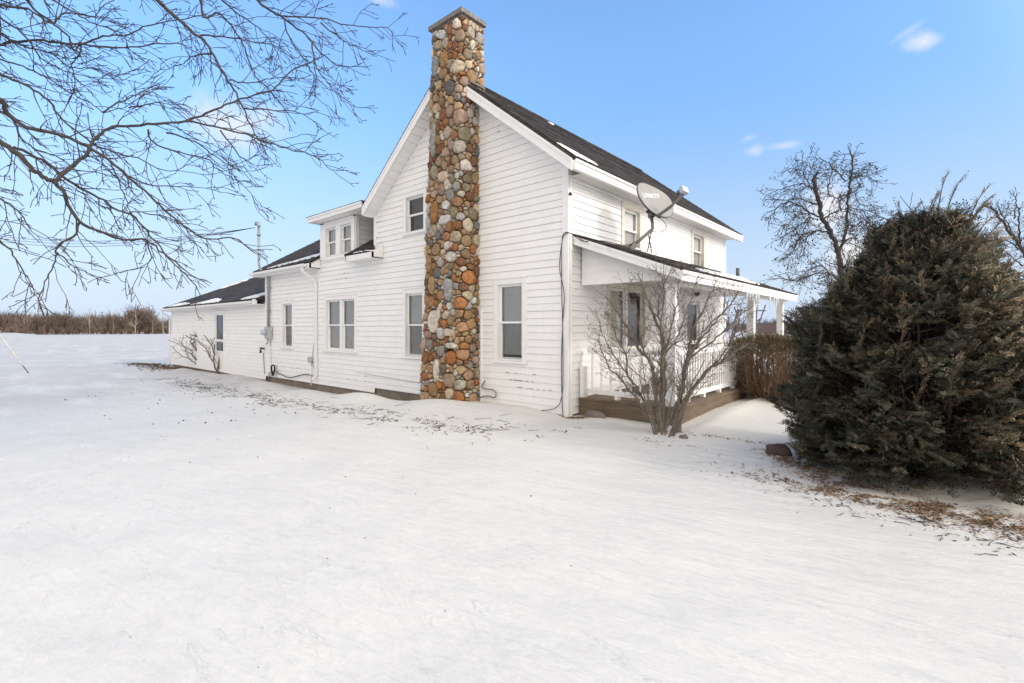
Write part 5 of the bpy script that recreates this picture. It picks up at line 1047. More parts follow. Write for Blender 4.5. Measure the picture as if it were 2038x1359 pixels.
# two pruned shrubs by the wing door
for nm, S, lab, sd_ in (('pruned_shrub', SHRUB1, 'wide fan of pruned bare shrub left of the wing storm door', 5), ('pruned_shrub', SHRUB2, 'narrower pruned bare shrub standing right in front of the wing storm door', 6)):
    r = random.Random(sd_); b = Vector(S[0][2][0]); b.z = zg(b.x, b.y)
    dz = b.z - S[0][2][0][2]; o = tag(empty('pruned_shrub', b), lab, 'shrub', 'pruned shrubs by the wing door'); g = MB()
    S2 = [(a * .65, c * .8, [Vector(p) + Vector((r.uniform(-.05, .05), r.uniform(-.25, .25) * i / len(P), dz)) for i, p in enumerate(P)]) for a, c, P in S]
    S2[0] = (S[0][0] * .75, S[0][1], [b - Vector((0, 0, .08))] + S2[0][2][1:])
    limb_set(g, S2, r, .30, (.15, .5), 1, Vector((-.1, 0, .5)), 2, .15, .007, .4, 7, .5, .015); tp(g, 'stems', 'bark_lichen', o)

# gnarled trees behind the yew
def back_tree(L, lab, mname, rr, root_xy, tl, every, bias, rmin, extra=()):
    r = random.Random(rr); b = Vector((root_xy[0], root_xy[1], zg(*root_xy) - .1)); o = tag(empty('bare_tree', b), lab, 'tree', 'bare trees behind the yew')
    g = MB(); P0 = Vector(L[0][2][0]); g.tube(smooth_path([b, b.lerp(P0, .55) + Vector((.1, .1, 0)), P0], 5, .02, r), list(np.linspace(L[0][0] * 1.5, L[0][0], 11)), 10); tp(g, 'trunk', 'bark_far', o)
    g = MB(); g.smooth = True; jl = []
    for a, c, P in L:
        s = r.uniform(-.6, .6); jl.append((a * .48, c * .6, [Vector(p) + Vector((-.659, .752, 0)) * (s * i / len(P)) for i, p in enumerate(P)]))
    limb_set(g, jl, r, every, tl, 2, bias, 3.4, .30, rmin, .08, 7, .5, .03, .6); tp(g, 'branches', 'bark_far', o)
back_tree(TREE_B, 'gnarled bare fruit tree with drooping twigs rising behind the dark yew', 'bark_far', 31, TREE_B[0][2][0][:2], (.35, .9), .075, Vector((0, 0, -.6)), .0058)
back_tree(TREE_C, 'bare tree at the right edge of the picture, spreading beyond the yew', 'bark_far', 33, (8.6, 21.9), (.3, .8), .10, Vector((0, 0, .25)), .0058)

# --- needle foliage (yew and hedge)
def shoots(pos, dirs, length, n_needles, nl, nw, cols, rs):
    """feathery shoots: pos, dirs (k,3); returns quads for needles and stems"""
    k = len(pos); d = dirs / np.linalg.norm(dirs, axis=1, keepdims=True); a = rs.normal(size=(k, 3)); s = np.cross(d, a); s /= np.linalg.norm(s, axis=1, keepdims=True); u = np.cross(s, d)
    t = (np.arange(n_needles) + .5) / n_needles; sgn = np.where(np.arange(n_needles) % 2 == 0, 1., -1.)
    L = length[:, None]; bend = (rs.uniform(-.3, .3, (k, 1)))
    base = pos[:, None, :] + d[:, None, :] * (L * t)[..., None] + u[:, None, :] * (bend * L * t * t)[..., None]
    tw = rs.normal(0, .45, (k, n_needles)); side = s[:, None, :] * (sgn * np.cos(tw))[..., None] + u[:, None, :] * (np.abs(np.sin(tw)) * .7 + .15)[..., None]
    nd_ = side * .85 + d[:, None, :] * .62; nd_ /= np.linalg.norm(nd_, axis=2, keepdims=True)
    ln = nl * rs.uniform(.75, 1.15, (k, n_needles)) * (1 - .35 * t); tip = base + nd_ * ln[..., None]
    wv = np.cross(nd_, u[:, None, :] + rs.normal(0, .3, (k, n_needles, 3))); wv /= np.linalg.norm(wv, axis=2, keepdims=True); wv *= nw / 2
    mid = base + nd_ * (ln * .5)[..., None]
    Q = np.stack([base - wv * .4, mid - wv, tip, mid + wv], 2).reshape(-1, 4, 3)
    c = np.repeat(cols[:, None, :], n_needles, 1) * rs.uniform(.75, 1.3, (k, n_needles, 1))
    st = np.stack([pos - s * .003, pos + d * length[:, None] - s * .001, pos + d * length[:, None] + s * .001, pos + s * .003], 1)
    return np.concatenate([Q, st]), np.concatenate([c.reshape(-1, 3), np.repeat(np.array([[.13, .075, .04]]), k, 0)])
YC = Vector((4.86, -.57, 0)); YZ = zg(YC.x, YC.y)
yew = tag(empty('yew_shrub', (YC.x, YC.y, YZ)), 'huge dark rounded yew shrub with bronzed, sunlit-painted tips in the right foreground', 'shrub')
def yprof(zz):   # radius of the crown at height fraction
    return np.interp(zz, [0, .10, .25, .45, .66, .86, .96, 1.0], [1.04, 1.15, 1.20, 1.09, .84, .57, .35, .13])
def yew_points(k, rs, inner=0., H=2.60):
    zz = rs.uniform(0, 1, k * 3) ; an = rs.uniform(0, 2 * np.pi, k * 3)
    keep = rs.uniform(0, 1.5, k * 3) < yprof(zz) + .12; zz = zz[keep][:k]; an = an[keep][:k]
    lump = np.array([noise.noise((math.cos(a) * 1.9, math.sin(a) * 1.9, z * 4.2)) * .25 + noise.noise((math.cos(a) * 4.5, math.sin(a) * 4.5, z * 10)) * .22 for a, z in zip(an, zz)])
    gap = np.array([noise.noise((math.cos(a) * 5.5 + 9, math.sin(a) * 5.5, z * 13)) for a, z in zip(an, zz)])
    rad = yprof(zz) * (1 + lump) - inner; p = np.stack([YC.x + np.cos(an) * rad, YC.y + np.sin(an) * rad, YZ + .06 + zz * H * (1 + lump * .25)], 1)
    out = np.stack([np.cos(an), np.sin(an), (zz - .35) * 1.2], 1); return p, out, an, zz, gap
rs = np.random.RandomState(3); Vs = []; Cs = []
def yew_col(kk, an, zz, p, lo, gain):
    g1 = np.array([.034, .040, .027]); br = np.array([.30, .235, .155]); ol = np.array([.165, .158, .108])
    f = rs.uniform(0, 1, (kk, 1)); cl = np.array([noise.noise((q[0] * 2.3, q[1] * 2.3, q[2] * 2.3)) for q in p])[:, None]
    sunny = np.clip(.30 + .42 * np.cos(an - .1) + .28 * (zz - .35), 0, 1)[:, None]  # sun side and top lighter: winter bronze plus painted sunlight
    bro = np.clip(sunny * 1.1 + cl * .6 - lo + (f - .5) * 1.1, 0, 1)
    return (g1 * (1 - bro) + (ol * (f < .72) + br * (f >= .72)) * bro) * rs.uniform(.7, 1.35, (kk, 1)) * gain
for inner, k in ((.24, 7500), (.45, 6500), (.75, 4500)):      # inner shoots, shade put into their darker colour
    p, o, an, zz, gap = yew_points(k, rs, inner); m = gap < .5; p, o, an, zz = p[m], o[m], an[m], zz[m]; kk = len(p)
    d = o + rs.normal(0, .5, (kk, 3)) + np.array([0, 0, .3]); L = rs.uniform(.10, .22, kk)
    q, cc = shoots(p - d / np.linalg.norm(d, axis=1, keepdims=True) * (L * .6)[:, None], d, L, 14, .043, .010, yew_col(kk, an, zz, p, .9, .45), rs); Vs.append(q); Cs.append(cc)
for inner, k in ((.03, 2300), (.12, 1900)):                   # outer sprays: a shoot with paired side shoots
    p, o, an, zz, gap = yew_points(k, rs, inner); m = gap < .22; p, o, an, zz = p[m], o[m], an[m], zz[m]; kk = len(p)
    d = o + rs.normal(0, .30, (kk, 3)) + np.array([0, 0, .42]); d /= np.linalg.norm(d, axis=1, keepdims=True)
    up = np.array([[0, 0, 1.]]) + rs.normal(0, .35, (kk, 3)); s_ = np.cross(d, up); s_ /= np.linalg.norm(s_, axis=1, keepdims=True)
    SL_ = rs.uniform(.17, .34, kk)[:, None]; base = p - d * SL_ * .75; c0 = yew_col(kk, an, zz, p, .38, 1.08 if inner < .1 else .6)  # outermost sprays brightened, next layer dimmed: sunlight and shade put into the colour
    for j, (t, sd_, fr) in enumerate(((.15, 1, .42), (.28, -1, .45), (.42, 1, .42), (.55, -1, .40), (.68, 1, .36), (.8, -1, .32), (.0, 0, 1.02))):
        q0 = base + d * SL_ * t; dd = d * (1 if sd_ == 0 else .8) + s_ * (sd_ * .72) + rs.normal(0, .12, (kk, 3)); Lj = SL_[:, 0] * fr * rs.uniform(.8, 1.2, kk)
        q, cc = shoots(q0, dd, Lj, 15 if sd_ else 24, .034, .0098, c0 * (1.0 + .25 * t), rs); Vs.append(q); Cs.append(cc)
# long leading shoots standing out of the crown
pp, oo, an, zz, gap = yew_points(420, rs, .1); sel = (zz > .80); sel |= rs.uniform(0, 1, len(zz)) < .22; pp, oo, zz2 = pp[sel], oo[sel], zz[sel]
g = MB()
r = random.Random(9)
for P, O, z_ in zip(pp, oo, zz2):
    L = r.uniform(.25, .5) if z_ < .8 else r.uniform(.2, .45)
    if z_ > .8 and r.random() < .45: continue
    d = (Vector(O).normalized() * .45 + Vector((0, 0, 1.0)) + rvec(r) * .35).normalized(); pt = [Vector(P)]
    for i in range(8): d = (d + rvec(r) * .10 + Vector((.05, 0, -.03 if i > 4 else .04))).normalized(); pt.append(pt[-1] + d * L / 8)
    g.tube(pt, [.006 - .0005 * i for i in range(9)], 4)
    ps = np.array([list(pt[i].lerp(pt[i + 1], t)) for i in range(8) for t in (0, .5)]); ds = np.array([list((pt[i + 1] - pt[i]).normalized()) for i in range(8) for t in (0, .5)])
    col_ = np.array(r.choice(((.20, .15, .09), (.07, .07, .045), (.24, .17, .10)))); q, cc = shoots(ps, ds + rs.normal(0, .25, ds.shape), np.full(len(ps), L / 7), 6, .030, .0065, np.repeat(col_[None], len(ps), 0), rs); Vs.append(q); Cs.append(cc)
quads_mesh('foliage', np.concatenate(Vs), np.concatenate(Cs), 'leaf', yew).matrix_parent_inverse = yew.matrix_basis.inverted()
for k in range(34):   # woody stems inside
    a = r.uniform(0, 6.28); b = Vector((YC.x + math.cos(a) * .22, YC.y + math.sin(a) * .22, YZ - .1)); zt = r.uniform(.3, 1); rr_ = float(yprof(zt)) * .85; e = Vector((YC.x + math.cos(a) * rr_, YC.y + math.sin(a) * rr_, YZ + zt * 2.5))
    pts_ = smooth_path([b, b.lerp(e, .4) + Vector((math.cos(a) * .15, math.sin(a) * .15, -.05)), e], 5, .015, r); g.tube(pts_, list(np.linspace(.035, .006, len(pts_))), 5)
    for i in range(3, len(pts_)): twig(g, pts_[i], (pts_[i] - pts_[i - 1]) + rvec(r) * .25, r.uniform(.3, .6), .009, r, 1, Vector((0, 0, .3)), 4, .15, 4, .003)
o = g.build('stems', 'bark'); o.parent = yew; o.matrix_parent_inverse = yew.matrix_basis.inverted()

# clipped hedge shrub beside the porch: brown stems below, a green brown clipped top
HC = Vector((2.36, 3.95, 0)); HZ = zg(HC.x, HC.y); hedge = tag(empty('clipped_shrub', (HC.x, HC.y, HZ)), 'clipped flat topped shrub with bare reddish stems between porch railing and yew', 'shrub')
r = random.Random(2); g = MB(); tips = []
HW = .90
def hprof(z): return float(np.interp(z, [0, .2, .5, .8, 1.0, 1.16, 1.27], [.36, .64, .92, 1., .92, .68, .3]))
for k in range(170):
    a = r.uniform(0, 6.28); b = Vector((HC.x + math.cos(a) * r.uniform(0, .2), HC.y + math.sin(a) * r.uniform(0, .2), HZ - .05))
    rr_ = HW * math.sqrt(r.random()) * .98; zt = r.uniform(.35, 1.12) if rr_ > .6 else r.uniform(.8, 1.20); a2 = a + r.uniform(-.5, .5); ex = rr_ * hprof(zt)
    e = Vector((HC.x + math.cos(a2) * ex, HC.y + math.sin(a2) * ex, HZ + zt)); pt = smooth_path([b, b.lerp(e, .5) + Vector((math.cos(a2) * .12, math.sin(a2) * .12, -.10)), e], 4, .016, r)
    g.tube(pt, list(np.linspace(.014, .004, len(pt))), 5)
    for i in range(3, len(pt)):
        for _ in range(2):
            t = twig(g, pt[i], (pt[i] - pt[i - 1]).normalized() + rvec(r) * .6, r.uniform(.1, .32), .005, r, 1, Vector((0, 0, .4)), 5, .2, 4, .0028); tips.append(t[-1])
o = g.build('stems', 'redstem'); o.parent = hedge; o.matrix_parent_inverse = hedge.matrix_basis.inverted()
ps = []
for k in range(4600):
    x, y = r.uniform(-1, 1), r.uniform(-1, 1)
    a = r.uniform(0, 6.28)
    if r.random() < .42: q = math.sqrt(r.random()); zt = 1.24 - .30 * q ** 3 + r.uniform(-.12, .05) + noise.noise((x * 2, y * 2, 0)) * .08; k_ = HW * q * .97
    else: zt = .05 + 1.1 * r.random() ** (.55 if r.random() < .6 else 1.3); k_ = HW * hprof(zt) * r.uniform(.84, 1.05) * (1 + noise.noise((math.cos(a) * 2, math.sin(a) * 2, zt * 3)) * .12)
    p = (math.cos(a) * k_, math.sin(a) * k_, zt)
    if zt < 1.0 and noise.noise((p[0] * 3.2, p[1] * 3.2, p[2] * 3.2)) < .10 - .4 * (zt > .82) - .25 * (zt < .2): continue
    ps.append((HC.x + p[0], HC.y + p[1], HZ + p[2]))
ps = np.array(ps); kk = len(ps); d = (ps - np.array([HC.x, HC.y, HZ + .4])) + rs.normal(0, .45, (kk, 3)) + np.array([0, 0, .3]); f = rs.uniform(0, 1, (kk, 1))
c = np.where(f < .5, np.array([[.052, .055, .028]]), np.where(f < .85, np.array([[.105, .085, .038]]), np.array([[.20, .12, .055]]))) * rs.uniform(.7, 1.3, (kk, 1))
q, cc = shoots(ps, d, rs.uniform(.05, .12, kk), 14, .028, .0075, c, rs); o = quads_mesh('foliage', q, cc, 'leaf', hedge); o.matrix_parent_inverse = hedge.matrix_basis.inverted()

# ------------------------------------------------------------------ ground litter, stones
r = random.Random(77); V = []; Cc = []
def leafbit(x, y, s, c, lift=.006):
    z = zg(x, y) + lift * r.uniform(.3, 1.6); a = Vector((r.uniform(-1, 1), r.uniform(-1, 1), r.uniform(-.25, .25))).normalized() * s; b = a.cross(Vector((r.uniform(-.3, .3), r.uniform(-.3, .3), 1))).normalized() * s * r.uniform(.10, .34); p = Vector((x, y, z)); b.z += r.uniform(-.2, .2) * s
    V.append([list(p - a), list(p - b), list(p + a), list(p + b)]); k = r.uniform(.7, 1.3); Cc.append([q * k for q in c])
BR = [(.22, .135, .07), (.30, .195, .105), (.14, .08, .045), (.36, .25, .145), (.09, .06, .04), (.21, .10, .05)]
DK = [(.05, .035, .028), (.08, .06, .045), (.035, .028, .025)]
def spread(n, cx, cy, sx, sy, ang, smin, smax, pal, dens=None):
    for _ in range(n):
        u, v = r.gauss(0, sx), r.gauss(0, sy); x = cx + u * math.cos(ang) - v * math.sin(ang); y = cy + u * math.sin(ang) + v * math.cos(ang)
        if noise.noise((x * 5.5, y * 5.5, 4)) + r.gauss(0, .22) < (-.05 if dens is None else dens): continue
        leafbit(x, y, r.uniform(smin, smax), r.choice(pal))
spread(6500, 5.0, -1.92, .72, .15, -.10, .008, .028, BR, -.04); spread(2000, 5.45, -2.12, .5, .18, -.18, .008, .026, BR + DK, -.02); spread(1700, 4.2, -1.40, .32, .13, -.62, .010, .028, BR, -.1); spread(800, 3.72, -.98, .20, .09, -.7, .01, .025, BR, -.2)
spread(520, .18, -.02, .16, .06, 0, .010, .032, BR, -.6); spread(160, -2.9, -.72, .34, .05, 0, .010, .028, BR[:4], -.3); spread(160, 2.5, -.35, .35, .06, .1, .01, .03, DK + BR, -.1); spread(90, 2.3, -1.15, .3, .08, .2, .01, .03, DK, -.05); spread(80, 3.1, -.35, .2, .06, 0, .012, .03, BR, -.3)
spread(900, 4.9, -2.0, .8, .34, -.15, .006, .022, BR + DK, -.1); spread(240, 4.6, -2.3, .7, .12, -.25, .008, .025, DK, .05)
# debris line in front of the drift: twigs and dark bits strewn along the wall
for k in range(2800):
    t = r.random(); x = -16 + 17 * t; y = -2.25 + .10 * (-x) * .02 + r.gauss(0, .28) + (.10 * math.sin(x * 1.3)); 
    if x > -2: y += .12 * (x + 2)
    if noise.noise((x * 1.1, y * 2.5, 9)) < -.04: continue
    leafbit(x, y, r.uniform(.014, .05), r.choice(DK + BR[2:3]))
for k in range(1500): leafbit(r.uniform(-28, -20), r.gauss(-.6, .4), r.uniform(.04, .13), r.choice(DK + BR[:2]))
for k in range(260): 
    x, y = r.uniform(-9, 4), r.uniform(-7, -2.4); leafbit(x, y, r.uniform(.004, .011), r.choice(DK))
o = quads_mesh('leaf_litter', np.array(V), np.array(Cc), 'litter'); tag(o, 'dead leaves and bark bits strewn on the snow', 'leaf litter', kind='stuff')
g = MB()
for k in range(330):
    if k % 3 == 0 and k < 254: continue
    if k < 254: x = r.uniform(-15, .5); y = -2.2 + r.gauss(0, .35) + (.12 * (x + 2) if x > -2 else 0)
    elif k < 319: x, y = r.gauss(5.0, .6), r.gauss(-2.15, .22)
    else: x, y = r.uniform(-9, 4), r.uniform(-6.5, -1.6)
    L = r.uniform(.06, .30) * (1.3 if k < 254 else .5 if k < 319 else .3); a = r.uniform(0, 6.28) if k > 130 else r.gauss(0, .4); pt = []; d = Vector((math.cos(a), math.sin(a), 0))
    for i in range(5):
        q = Vector((x, y, 0)) + d * (L * i / 4); q.z = zg(q.x, q.y) + .006 + (.03 * i / 4 if k % 9 == 0 else 0); pt.append(q); d = (d + Vector((r.uniform(-.25, .25), r.uniform(-.25, .25), 0))).normalized()
    g.tube(pt, [.003, .0028, .0025, .002, .0014] if k > 254 else [.0034, .003, .0026, .0022, .0015], 4)
o = g.build('fallen_twigs', 'bark'); tag(o, 'thin broken twigs lying scattered over the snow', 'twigs', kind='stuff')
g = MB(); g.smooth = True
for k in range(60):
    x, y = (r.uniform(-13, -4), r.uniform(-5.5, -2.2)) if k < 46 else (r.uniform(-4, 3), r.uniform(-6, -2.5)); z = zg(x, y); s = r.uniform(.006, .018) * (1 if k < 46 else .45)
    g.tube([(x, y, z - s * .3), (x, y, z + s * .2), (x, y, z + s * .9), (x, y, z + s * 1.3)], [s * .8, s, s * .75, s * .2], 7)
o = g.build('fallen_nuts', 'black'); tag(o, 'small dark nut husks dotted over the snow', 'nut husks', kind='stuff')
def rock(name, c, sx, sy, sz, m, seed, lab, cat):
    bm = bmesh.new(); bmesh.ops.create_icosphere(bm, subdivisions=3, radius=1)
    for v in bm.verts:
        k = 1 + noise.noise(v.co * 1.3 + Vector((seed, 0, 0))) * .28 + noise.noise(v.co * 3.5 + Vector((seed, 0, 0))) * .07; v.co = Vector((v.co.x * sx * k, v.co.y * sy * k, v.co.z * sz * k))
    me = bpy.data.meshes.new(name); bm.to_mesh(me); bm.free(); me.polygons.foreach_set('use_smooth', [True] * len(me.polygons)); me.materials.append(M[m]); o = bpy.data.objects.new(name, me); C.objects.link(o); o.location = c; tag(o, lab, cat); return o
M['redrock'] = mat('red_brown_stone', (.085, .052, .045), .8, .35, 12, .4, 30); M['greyrock'] = mat('grey_slab_stone', (.17, .13, .12), .8, .3, 12, .4, 30)
rock('garden_stone', (3.60, -.80, zg(3.60, -.80) + .03), .15, .12, .085, 'redrock', 3, 'rounded reddish brown stone half sunk in snow beside the yew', 'stone')
rock('garden_stone', (.50, .10, zg(.5, .1) + .01), .22, .09, .085, 'greyrock', 8, 'flat grey brown stone lying in snow against the deck skirt', 'stone')
rock('garden_stone', (2.42, -.72, zg(2.42, -.72) + .01), .06, .05, .035, 'greyrock', 11, 'small dark stone in the snow at the foot of the bare shrub', 'stone')
g = MB()   # coiled cable hanging on the wall
for k in range(5):
    R0 = .17 + .012 * (k % 3); pts_ = []
    for i in range(25): an = i / 24 * 6.283; pts_.append((-12.22 + R0 * .62 * math.cos(an) + .01 * k, -.07 - .012 * k + .02 * math.sin(an * 2), .05 + R0 * math.sin(an)))
    g.tube(pts_, .013, 5)
wob([(-12.1, -.08, .05), (-11.6, -.07, -.06), (-11.0, -.06, -.12), (-10.4, -.06, -.02), (-9.9, -.05, .05), (-9.3, -.06, .03)], .014, 7)
for k in range(3): wob([(-12.35 + .1 * k, -.10, .02), (-12.42 + .12 * k, -.16, -.12), (-12.40 + .1 * k, -.2, -.36)], .012, 5)
o = g.build('cable_coil', 'black'); tag(o, 'black cable coil hung low on the white siding with its loose end trailing', 'cable')

# ------------------------------------------------------------------ overhead line, pole and guy wire
r = random.Random(5)
pole = tag(empty('utility_pole', (-36.5, -9.5, zg(-36.5, -9.5))), 'wooden utility pole beyond the left edge carrying the service wire', 'utility pole'); g = MB(); zz = zg(-36.5, -9.5)
g.tube([(-36.5, -9.5, zz - .5), (-36.5, -9.5, zz + 8.6)], [.16, .11], 12); g.bar((-37.3, -9.2, zz + 8.1), (-35.7, -9.8, zz + 8.1), .1, .12); tp(g, 'pole', 'bark_far', pole)
g = MB(); P0, P1 = Vector((-12.84, -.43, 5.0)), Vector((-36.5, -9.5, zz + 8.0))
for k in range(3): 
    pt = [P0.lerp(P1, i / 30) - UV * (.9 + .12 * k) * 4 * (i / 30) * (1 - i / 30) for i in range(31)]; g.tube(pt, .009, 4)
tag(g.build('service_wire', 'black'), 'thin black overhead service wires sagging left from the mast', 'wire')
gb = Vector((-24.1, -5.25, zg(-24.1, -5.25))); gt = Vector((-36.5, -9.5, zz + 7.6)); gy_ = tag(empty('guy_wire', gb), 'slanting guy wire with a pale guard anchored in the snowy field', 'guy wire')
dg = (Vector((-25.6, -6.2, 1.50)) - gb).normalized()
g = MB(); g.tube([gb - dg * .1, gb + dg * 12], .008, 5); tp(g, 'wire', 'dishdark', gy_)
M['guard'] = mat('weathered_guard', (.50, .49, .46), .6, .2, 5); g = MB(); g.tube([gb + dg * .42, gb + dg * 2.9], .034, 8); tp(g, 'wire_guard', 'guard', gy_)
g = MB(); g.tube([gb - dg * .1, gb + dg * .42], .022, 8); tp(g, 'anchor_rod', 'dishdark', gy_)

# ------------------------------------------------------------------ things beyond the porch
def at2(x, y): return Vector((x, y, zg(x, y)))
sd0 = at2(-7.0, 46.0); shed = tag(empty('low_shed', sd0), 'low cream shed with a brown roof far behind the yew', 'shed')
M['cream'] = mat('cream_shed_wall', (.62, .58, .49), .8, .06, 2); M['brownroof'] = mat('brown_shed_roof', (.085, .05, .038), .9, .3, 2)
g = MB(); x0, x1, y0, y1, z0 = sd0.x - 2.6, sd0.x + 3.4, sd0.y, sd0.y + 6, sd0.z; g.box((x0, y0, z0 - .3), (x1, y1, z0 + 1.35)); tp(g, 'wall', 'cream', shed)
g = MB(); e = .4; g.add([(x0 - e, y0 - e, z0 + 1.3), (x1 + e, y0 - e, z0 + 1.3), (x1 + e, y1 + e, z0 + 1.3), (x0 - e, y1 + e, z0 + 1.3), (x0 - e, (y0 + y1) / 2, z0 + 2.35), (x1 + e, (y0 + y1) / 2, z0 + 2.35)], [(0, 1, 5, 4), (2, 3, 4, 5), (0, 4, 3), (1, 2, 5), (0, 3, 2, 1)]); tp(g, 'roof', 'brownroof', shed)
fr = tag(empty('pole_frame', (-1.6, 17.3, zg(-1.6, 17.3))), 'dark metal swing frame with slanted legs seen past the porch posts', 'swing frame')
g = MB(); z0 = zg(-1.6, 17.3)
for a, b in (((-1.72, 17.6, z0 - .1), (-2.25, 17.0, 2.52)), ((-2.6, 16.6, z0 - .1), (-2.12, 17.2, 2.40)), ((-1.42, 17.2, z0 - .1), (-1.27, 17.0, 2.56)), ((-1.98, 17.7, z0 - .1), (-.90, 17.0, 2.56)), ((-2.2, 17.0, 2.32), (-.90, 17.05, 2.30)), ((-1.9, 17.3, 1.55), (-1.1, 17.2, 1.95))): g.tube([a, b], .030, 6)
tp(g, 'poles', 'dishdark', fr)
def small_tree(x, y, h, seed, lab, grp, m='bark_far', sp=.33, dense=1., cat='tree', lean=0):
    r = random.Random(seed); b = at2(x, y) - Vector((0, 0, .2)); o = tag(empty('bare_tree', b), lab, cat, grp)
    g = MB(); tpk = [b, b + Vector((r.uniform(-.02, .02) * h, 0, h * .3)), b + Vector((lean + r.uniform(-.03, .03) * h, r.uniform(-.03, .03) * h, h * .62)), b + Vector((lean * 1.6 + r.uniform(-.05, .05) * h, 0, h * .96))]
    pt = smooth_path(tpk, 5, h * .004, r); rad = [h * .017 * (1 - .85 * i / (len(pt) - 1)) for i in range(len(pt))]; g.tube(pt, rad, 7); tp(g, 'trunk', m, o)
    g = MB(); n = int(26 * dense)
    for k in range(n):
        i = r.randrange(int(len(pt) * .28), len(pt) - 1); a = r.uniform(0, 6.28); dd = Vector((math.cos(a), math.sin(a), r.uniform(.35, 1.1))); twig(g, pt[i], dd, h * sp * r.uniform(.6, 1.15) * (1.25 - i / len(pt)), rad[i] * .55, r, 2, Vector((0, 0, .25)), 9 / h * 1.6, .16, 4, h * .0011, 0, .55)
    tp(g, 'crown', m, o); return o
small_tree(3.6, 30, 6.0, 41, 'small twiggy bare tree seen between the two far porch posts', 'bare trees behind the porch', dense=1.2)
small_tree(-1.5, 34, 3.4, 42, 'low bare bushy tree seen left of the middle porch post', 'bare trees behind the porch', dense=1.4)
small_tree(7.6, 36, 4.2, 43, 'small bare tree beside the cream shed', 'bare trees behind the porch', dense=1.2)

# ------------------------------------------------------------------ distant woods round the field
M['pale_bark'] = mat('pale_far_bark', (.33, .28, .235), .9, .2, 1); M['tan_bark'] = mat('tan_far_bark', (.20, .145, .115), .9, .2, 1)
CX, CY = 5.05, -7.28
def polar(px, dist):   # bearing given as an angle in degrees left of the view axis
    a = R(90 + 41.261 + px); return CX + math.cos(a) * dist, CY + math.sin(a) * dist
k = 0
pale = ((40.9, 285, 12.5, 'pale_bark', 'tall pale trunk in the middle of the far woods'), (39.3, 282, 9, 'tan_bark', 'tan small tree left of the tallest pale trunk in the far woods'), (37.7, 280, 12, 'pale_bark', 'pale forked tree in the far woods, next to the wing corner'), (36.4, 284, 14.5, 'tan_bark', 'tallest tan tree of the far woods, near the wing corner'), (35.6, 280, 12, 'pale_bark', 'pale bare tree of the far woods closest to the wing corner'), (43.2, 290, 9.5, 'tan_bark', 'tan spreading tree at the left of the far woods'), (45., 292, 8.5, 'pale_bark', 'small pale tree at the leftmost part of the far woods'))
for i, (bd, ds, h, m, lab) in enumerate(pale):
    x, y = polar(bd, ds); small_tree(x, y, h, 60 + i, lab, 'single trees along the far woods edge', m, .30, .75)
r = random.Random(12); V = []; Cc = []
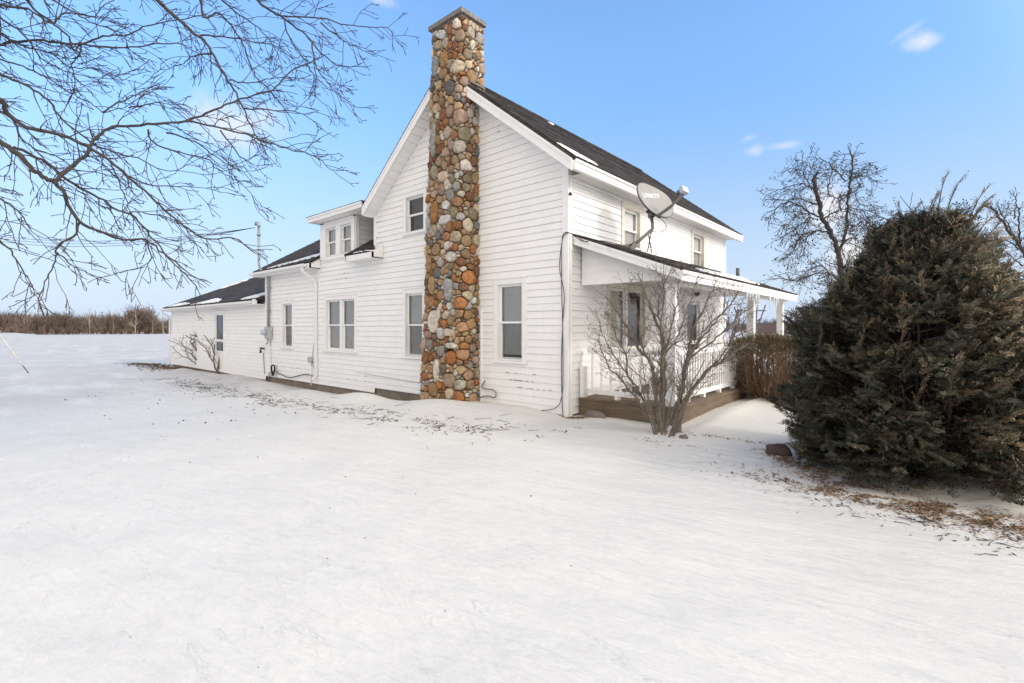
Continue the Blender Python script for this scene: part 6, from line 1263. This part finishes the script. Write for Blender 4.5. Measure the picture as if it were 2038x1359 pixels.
def wood_tree(x, y, h, c):
    z = zg(x, y) - .3; n = 52; wd = h * r.uniform(.26, .46); px_, py_ = -(y - CY), x - CX; L = math.hypot(px_, py_); px_, py_ = px_ / L, py_ / L; sd_ = Vector((px_, py_, 0)); top = Vector((x, y, z))
    for q in range(n):
        a = r.uniform(0, 6.28); el = math.asin(r.uniform(-.75, 1)); k = r.uniform(.55, 1.05) * (1 + .25 * noise.noise((a * 1.5, el * 2, x)))
        e = top + Vector((math.cos(a) * math.cos(el) * wd * k, math.sin(a) * math.cos(el) * wd * k, h * (.56 + .44 * math.sin(el) * k)))
        b = top + Vector((r.uniform(-.1, .1) * wd, r.uniform(-.1, .1) * wd, h * r.uniform(.02, .4))); b.z = min(b.z, e.z - .05 * h)
        m_ = b.lerp(e, .5) + Vector((0, 0, r.uniform(-.03, .08) * h)); wv = sd_ * r.uniform(.03, .11) * h / 10; V.append([list(b - wv), list(m_ - wv), list(e), list(m_ + wv)]); kk = r.uniform(.6, 1.45); Cc.append([v * kk for v in c])
        for _ in range(4):
            f = m_.lerp(e, r.random()); an = a + r.uniform(-1.3, 1.3); e2 = f + Vector((math.cos(an) * h * r.uniform(.04, .12), math.sin(an) * h * r.uniform(.04, .12), h * r.uniform(-.02, .10))); w2 = sd_ * r.uniform(.02, .06) * h / 10; V.append([list(f - w2), list(f.lerp(e2, .5) - w2), list(e2), list(f.lerp(e2, .5) + w2)]); Cc.append([v * kk * 1.15 for v in c])
    wv = sd_ * h * .012; V.append([list(top - wv), list(top + wv), list(top + Vector((0, 0, h * .5)) + wv * .5), list(top + Vector((0, 0, h * .5)) - wv * .5)]); Cc.append([v * r.uniform(.9, 2.2) for v in c])
TN = [(.095, .068, .055), (.125, .092, .074), (.155, .118, .095), (.075, .058, .048), (.09, .07, .05), (.135, .096, .076)]
for k in range(330):
    bd = r.uniform(33.5, 53); ds = r.uniform(290, 330); x, y = polar(bd, ds); wood_tree(x, y, r.uniform(8, 13) * (1 + .55 * noise.noise((bd * .55, 3, 1)) + .35 * noise.noise((bd * 2.1, 7, 1))) * (1.1 if 36.5 < bd < 41.5 else .84), r.choice(TN))
for k in range(230):
    bd = r.uniform(33.5, 53); ds = r.uniform(284, 292); x, y = polar(bd, ds); wood_tree(x, y, r.uniform(2., 5.), r.choice(TN[2:] + [(.15, .095, .07), (.14, .105, .085)]))
for k in range(240):
    bd = r.uniform(-44, -8) if r.random() < .75 else r.uniform(-8, 33.5); ds = r.uniform(300, 350); x, y = polar(bd, ds); wood_tree(x, y, r.uniform(5, 9.), r.choice(TN[:4]))
o = quads_mesh('distant_woods', np.array(V), np.array(Cc), 'woods'); tag(o, 'brown leafless woods along the far edge of the snowy field', 'woods', kind='stuff')
V = []; Cc = []
for k in range(300):
    bd = r.uniform(36, 54) if k < 200 else r.uniform(-44, -5); ds = r.uniform(470, 520); x, y = polar(bd, ds); wood_tree(x, y, r.uniform(13, 17) * (1.1 if 42 < bd < 48 else .95), r.choice([(.07, .062, .068), (.085, .072, .074), (.06, .055, .062)]))
o = quads_mesh('distant_ridge_woods', np.array(V), np.array(Cc), 'woods'); tag(o, 'dark bluish wooded ridge far behind the brown woods', 'woods', kind='stuff')
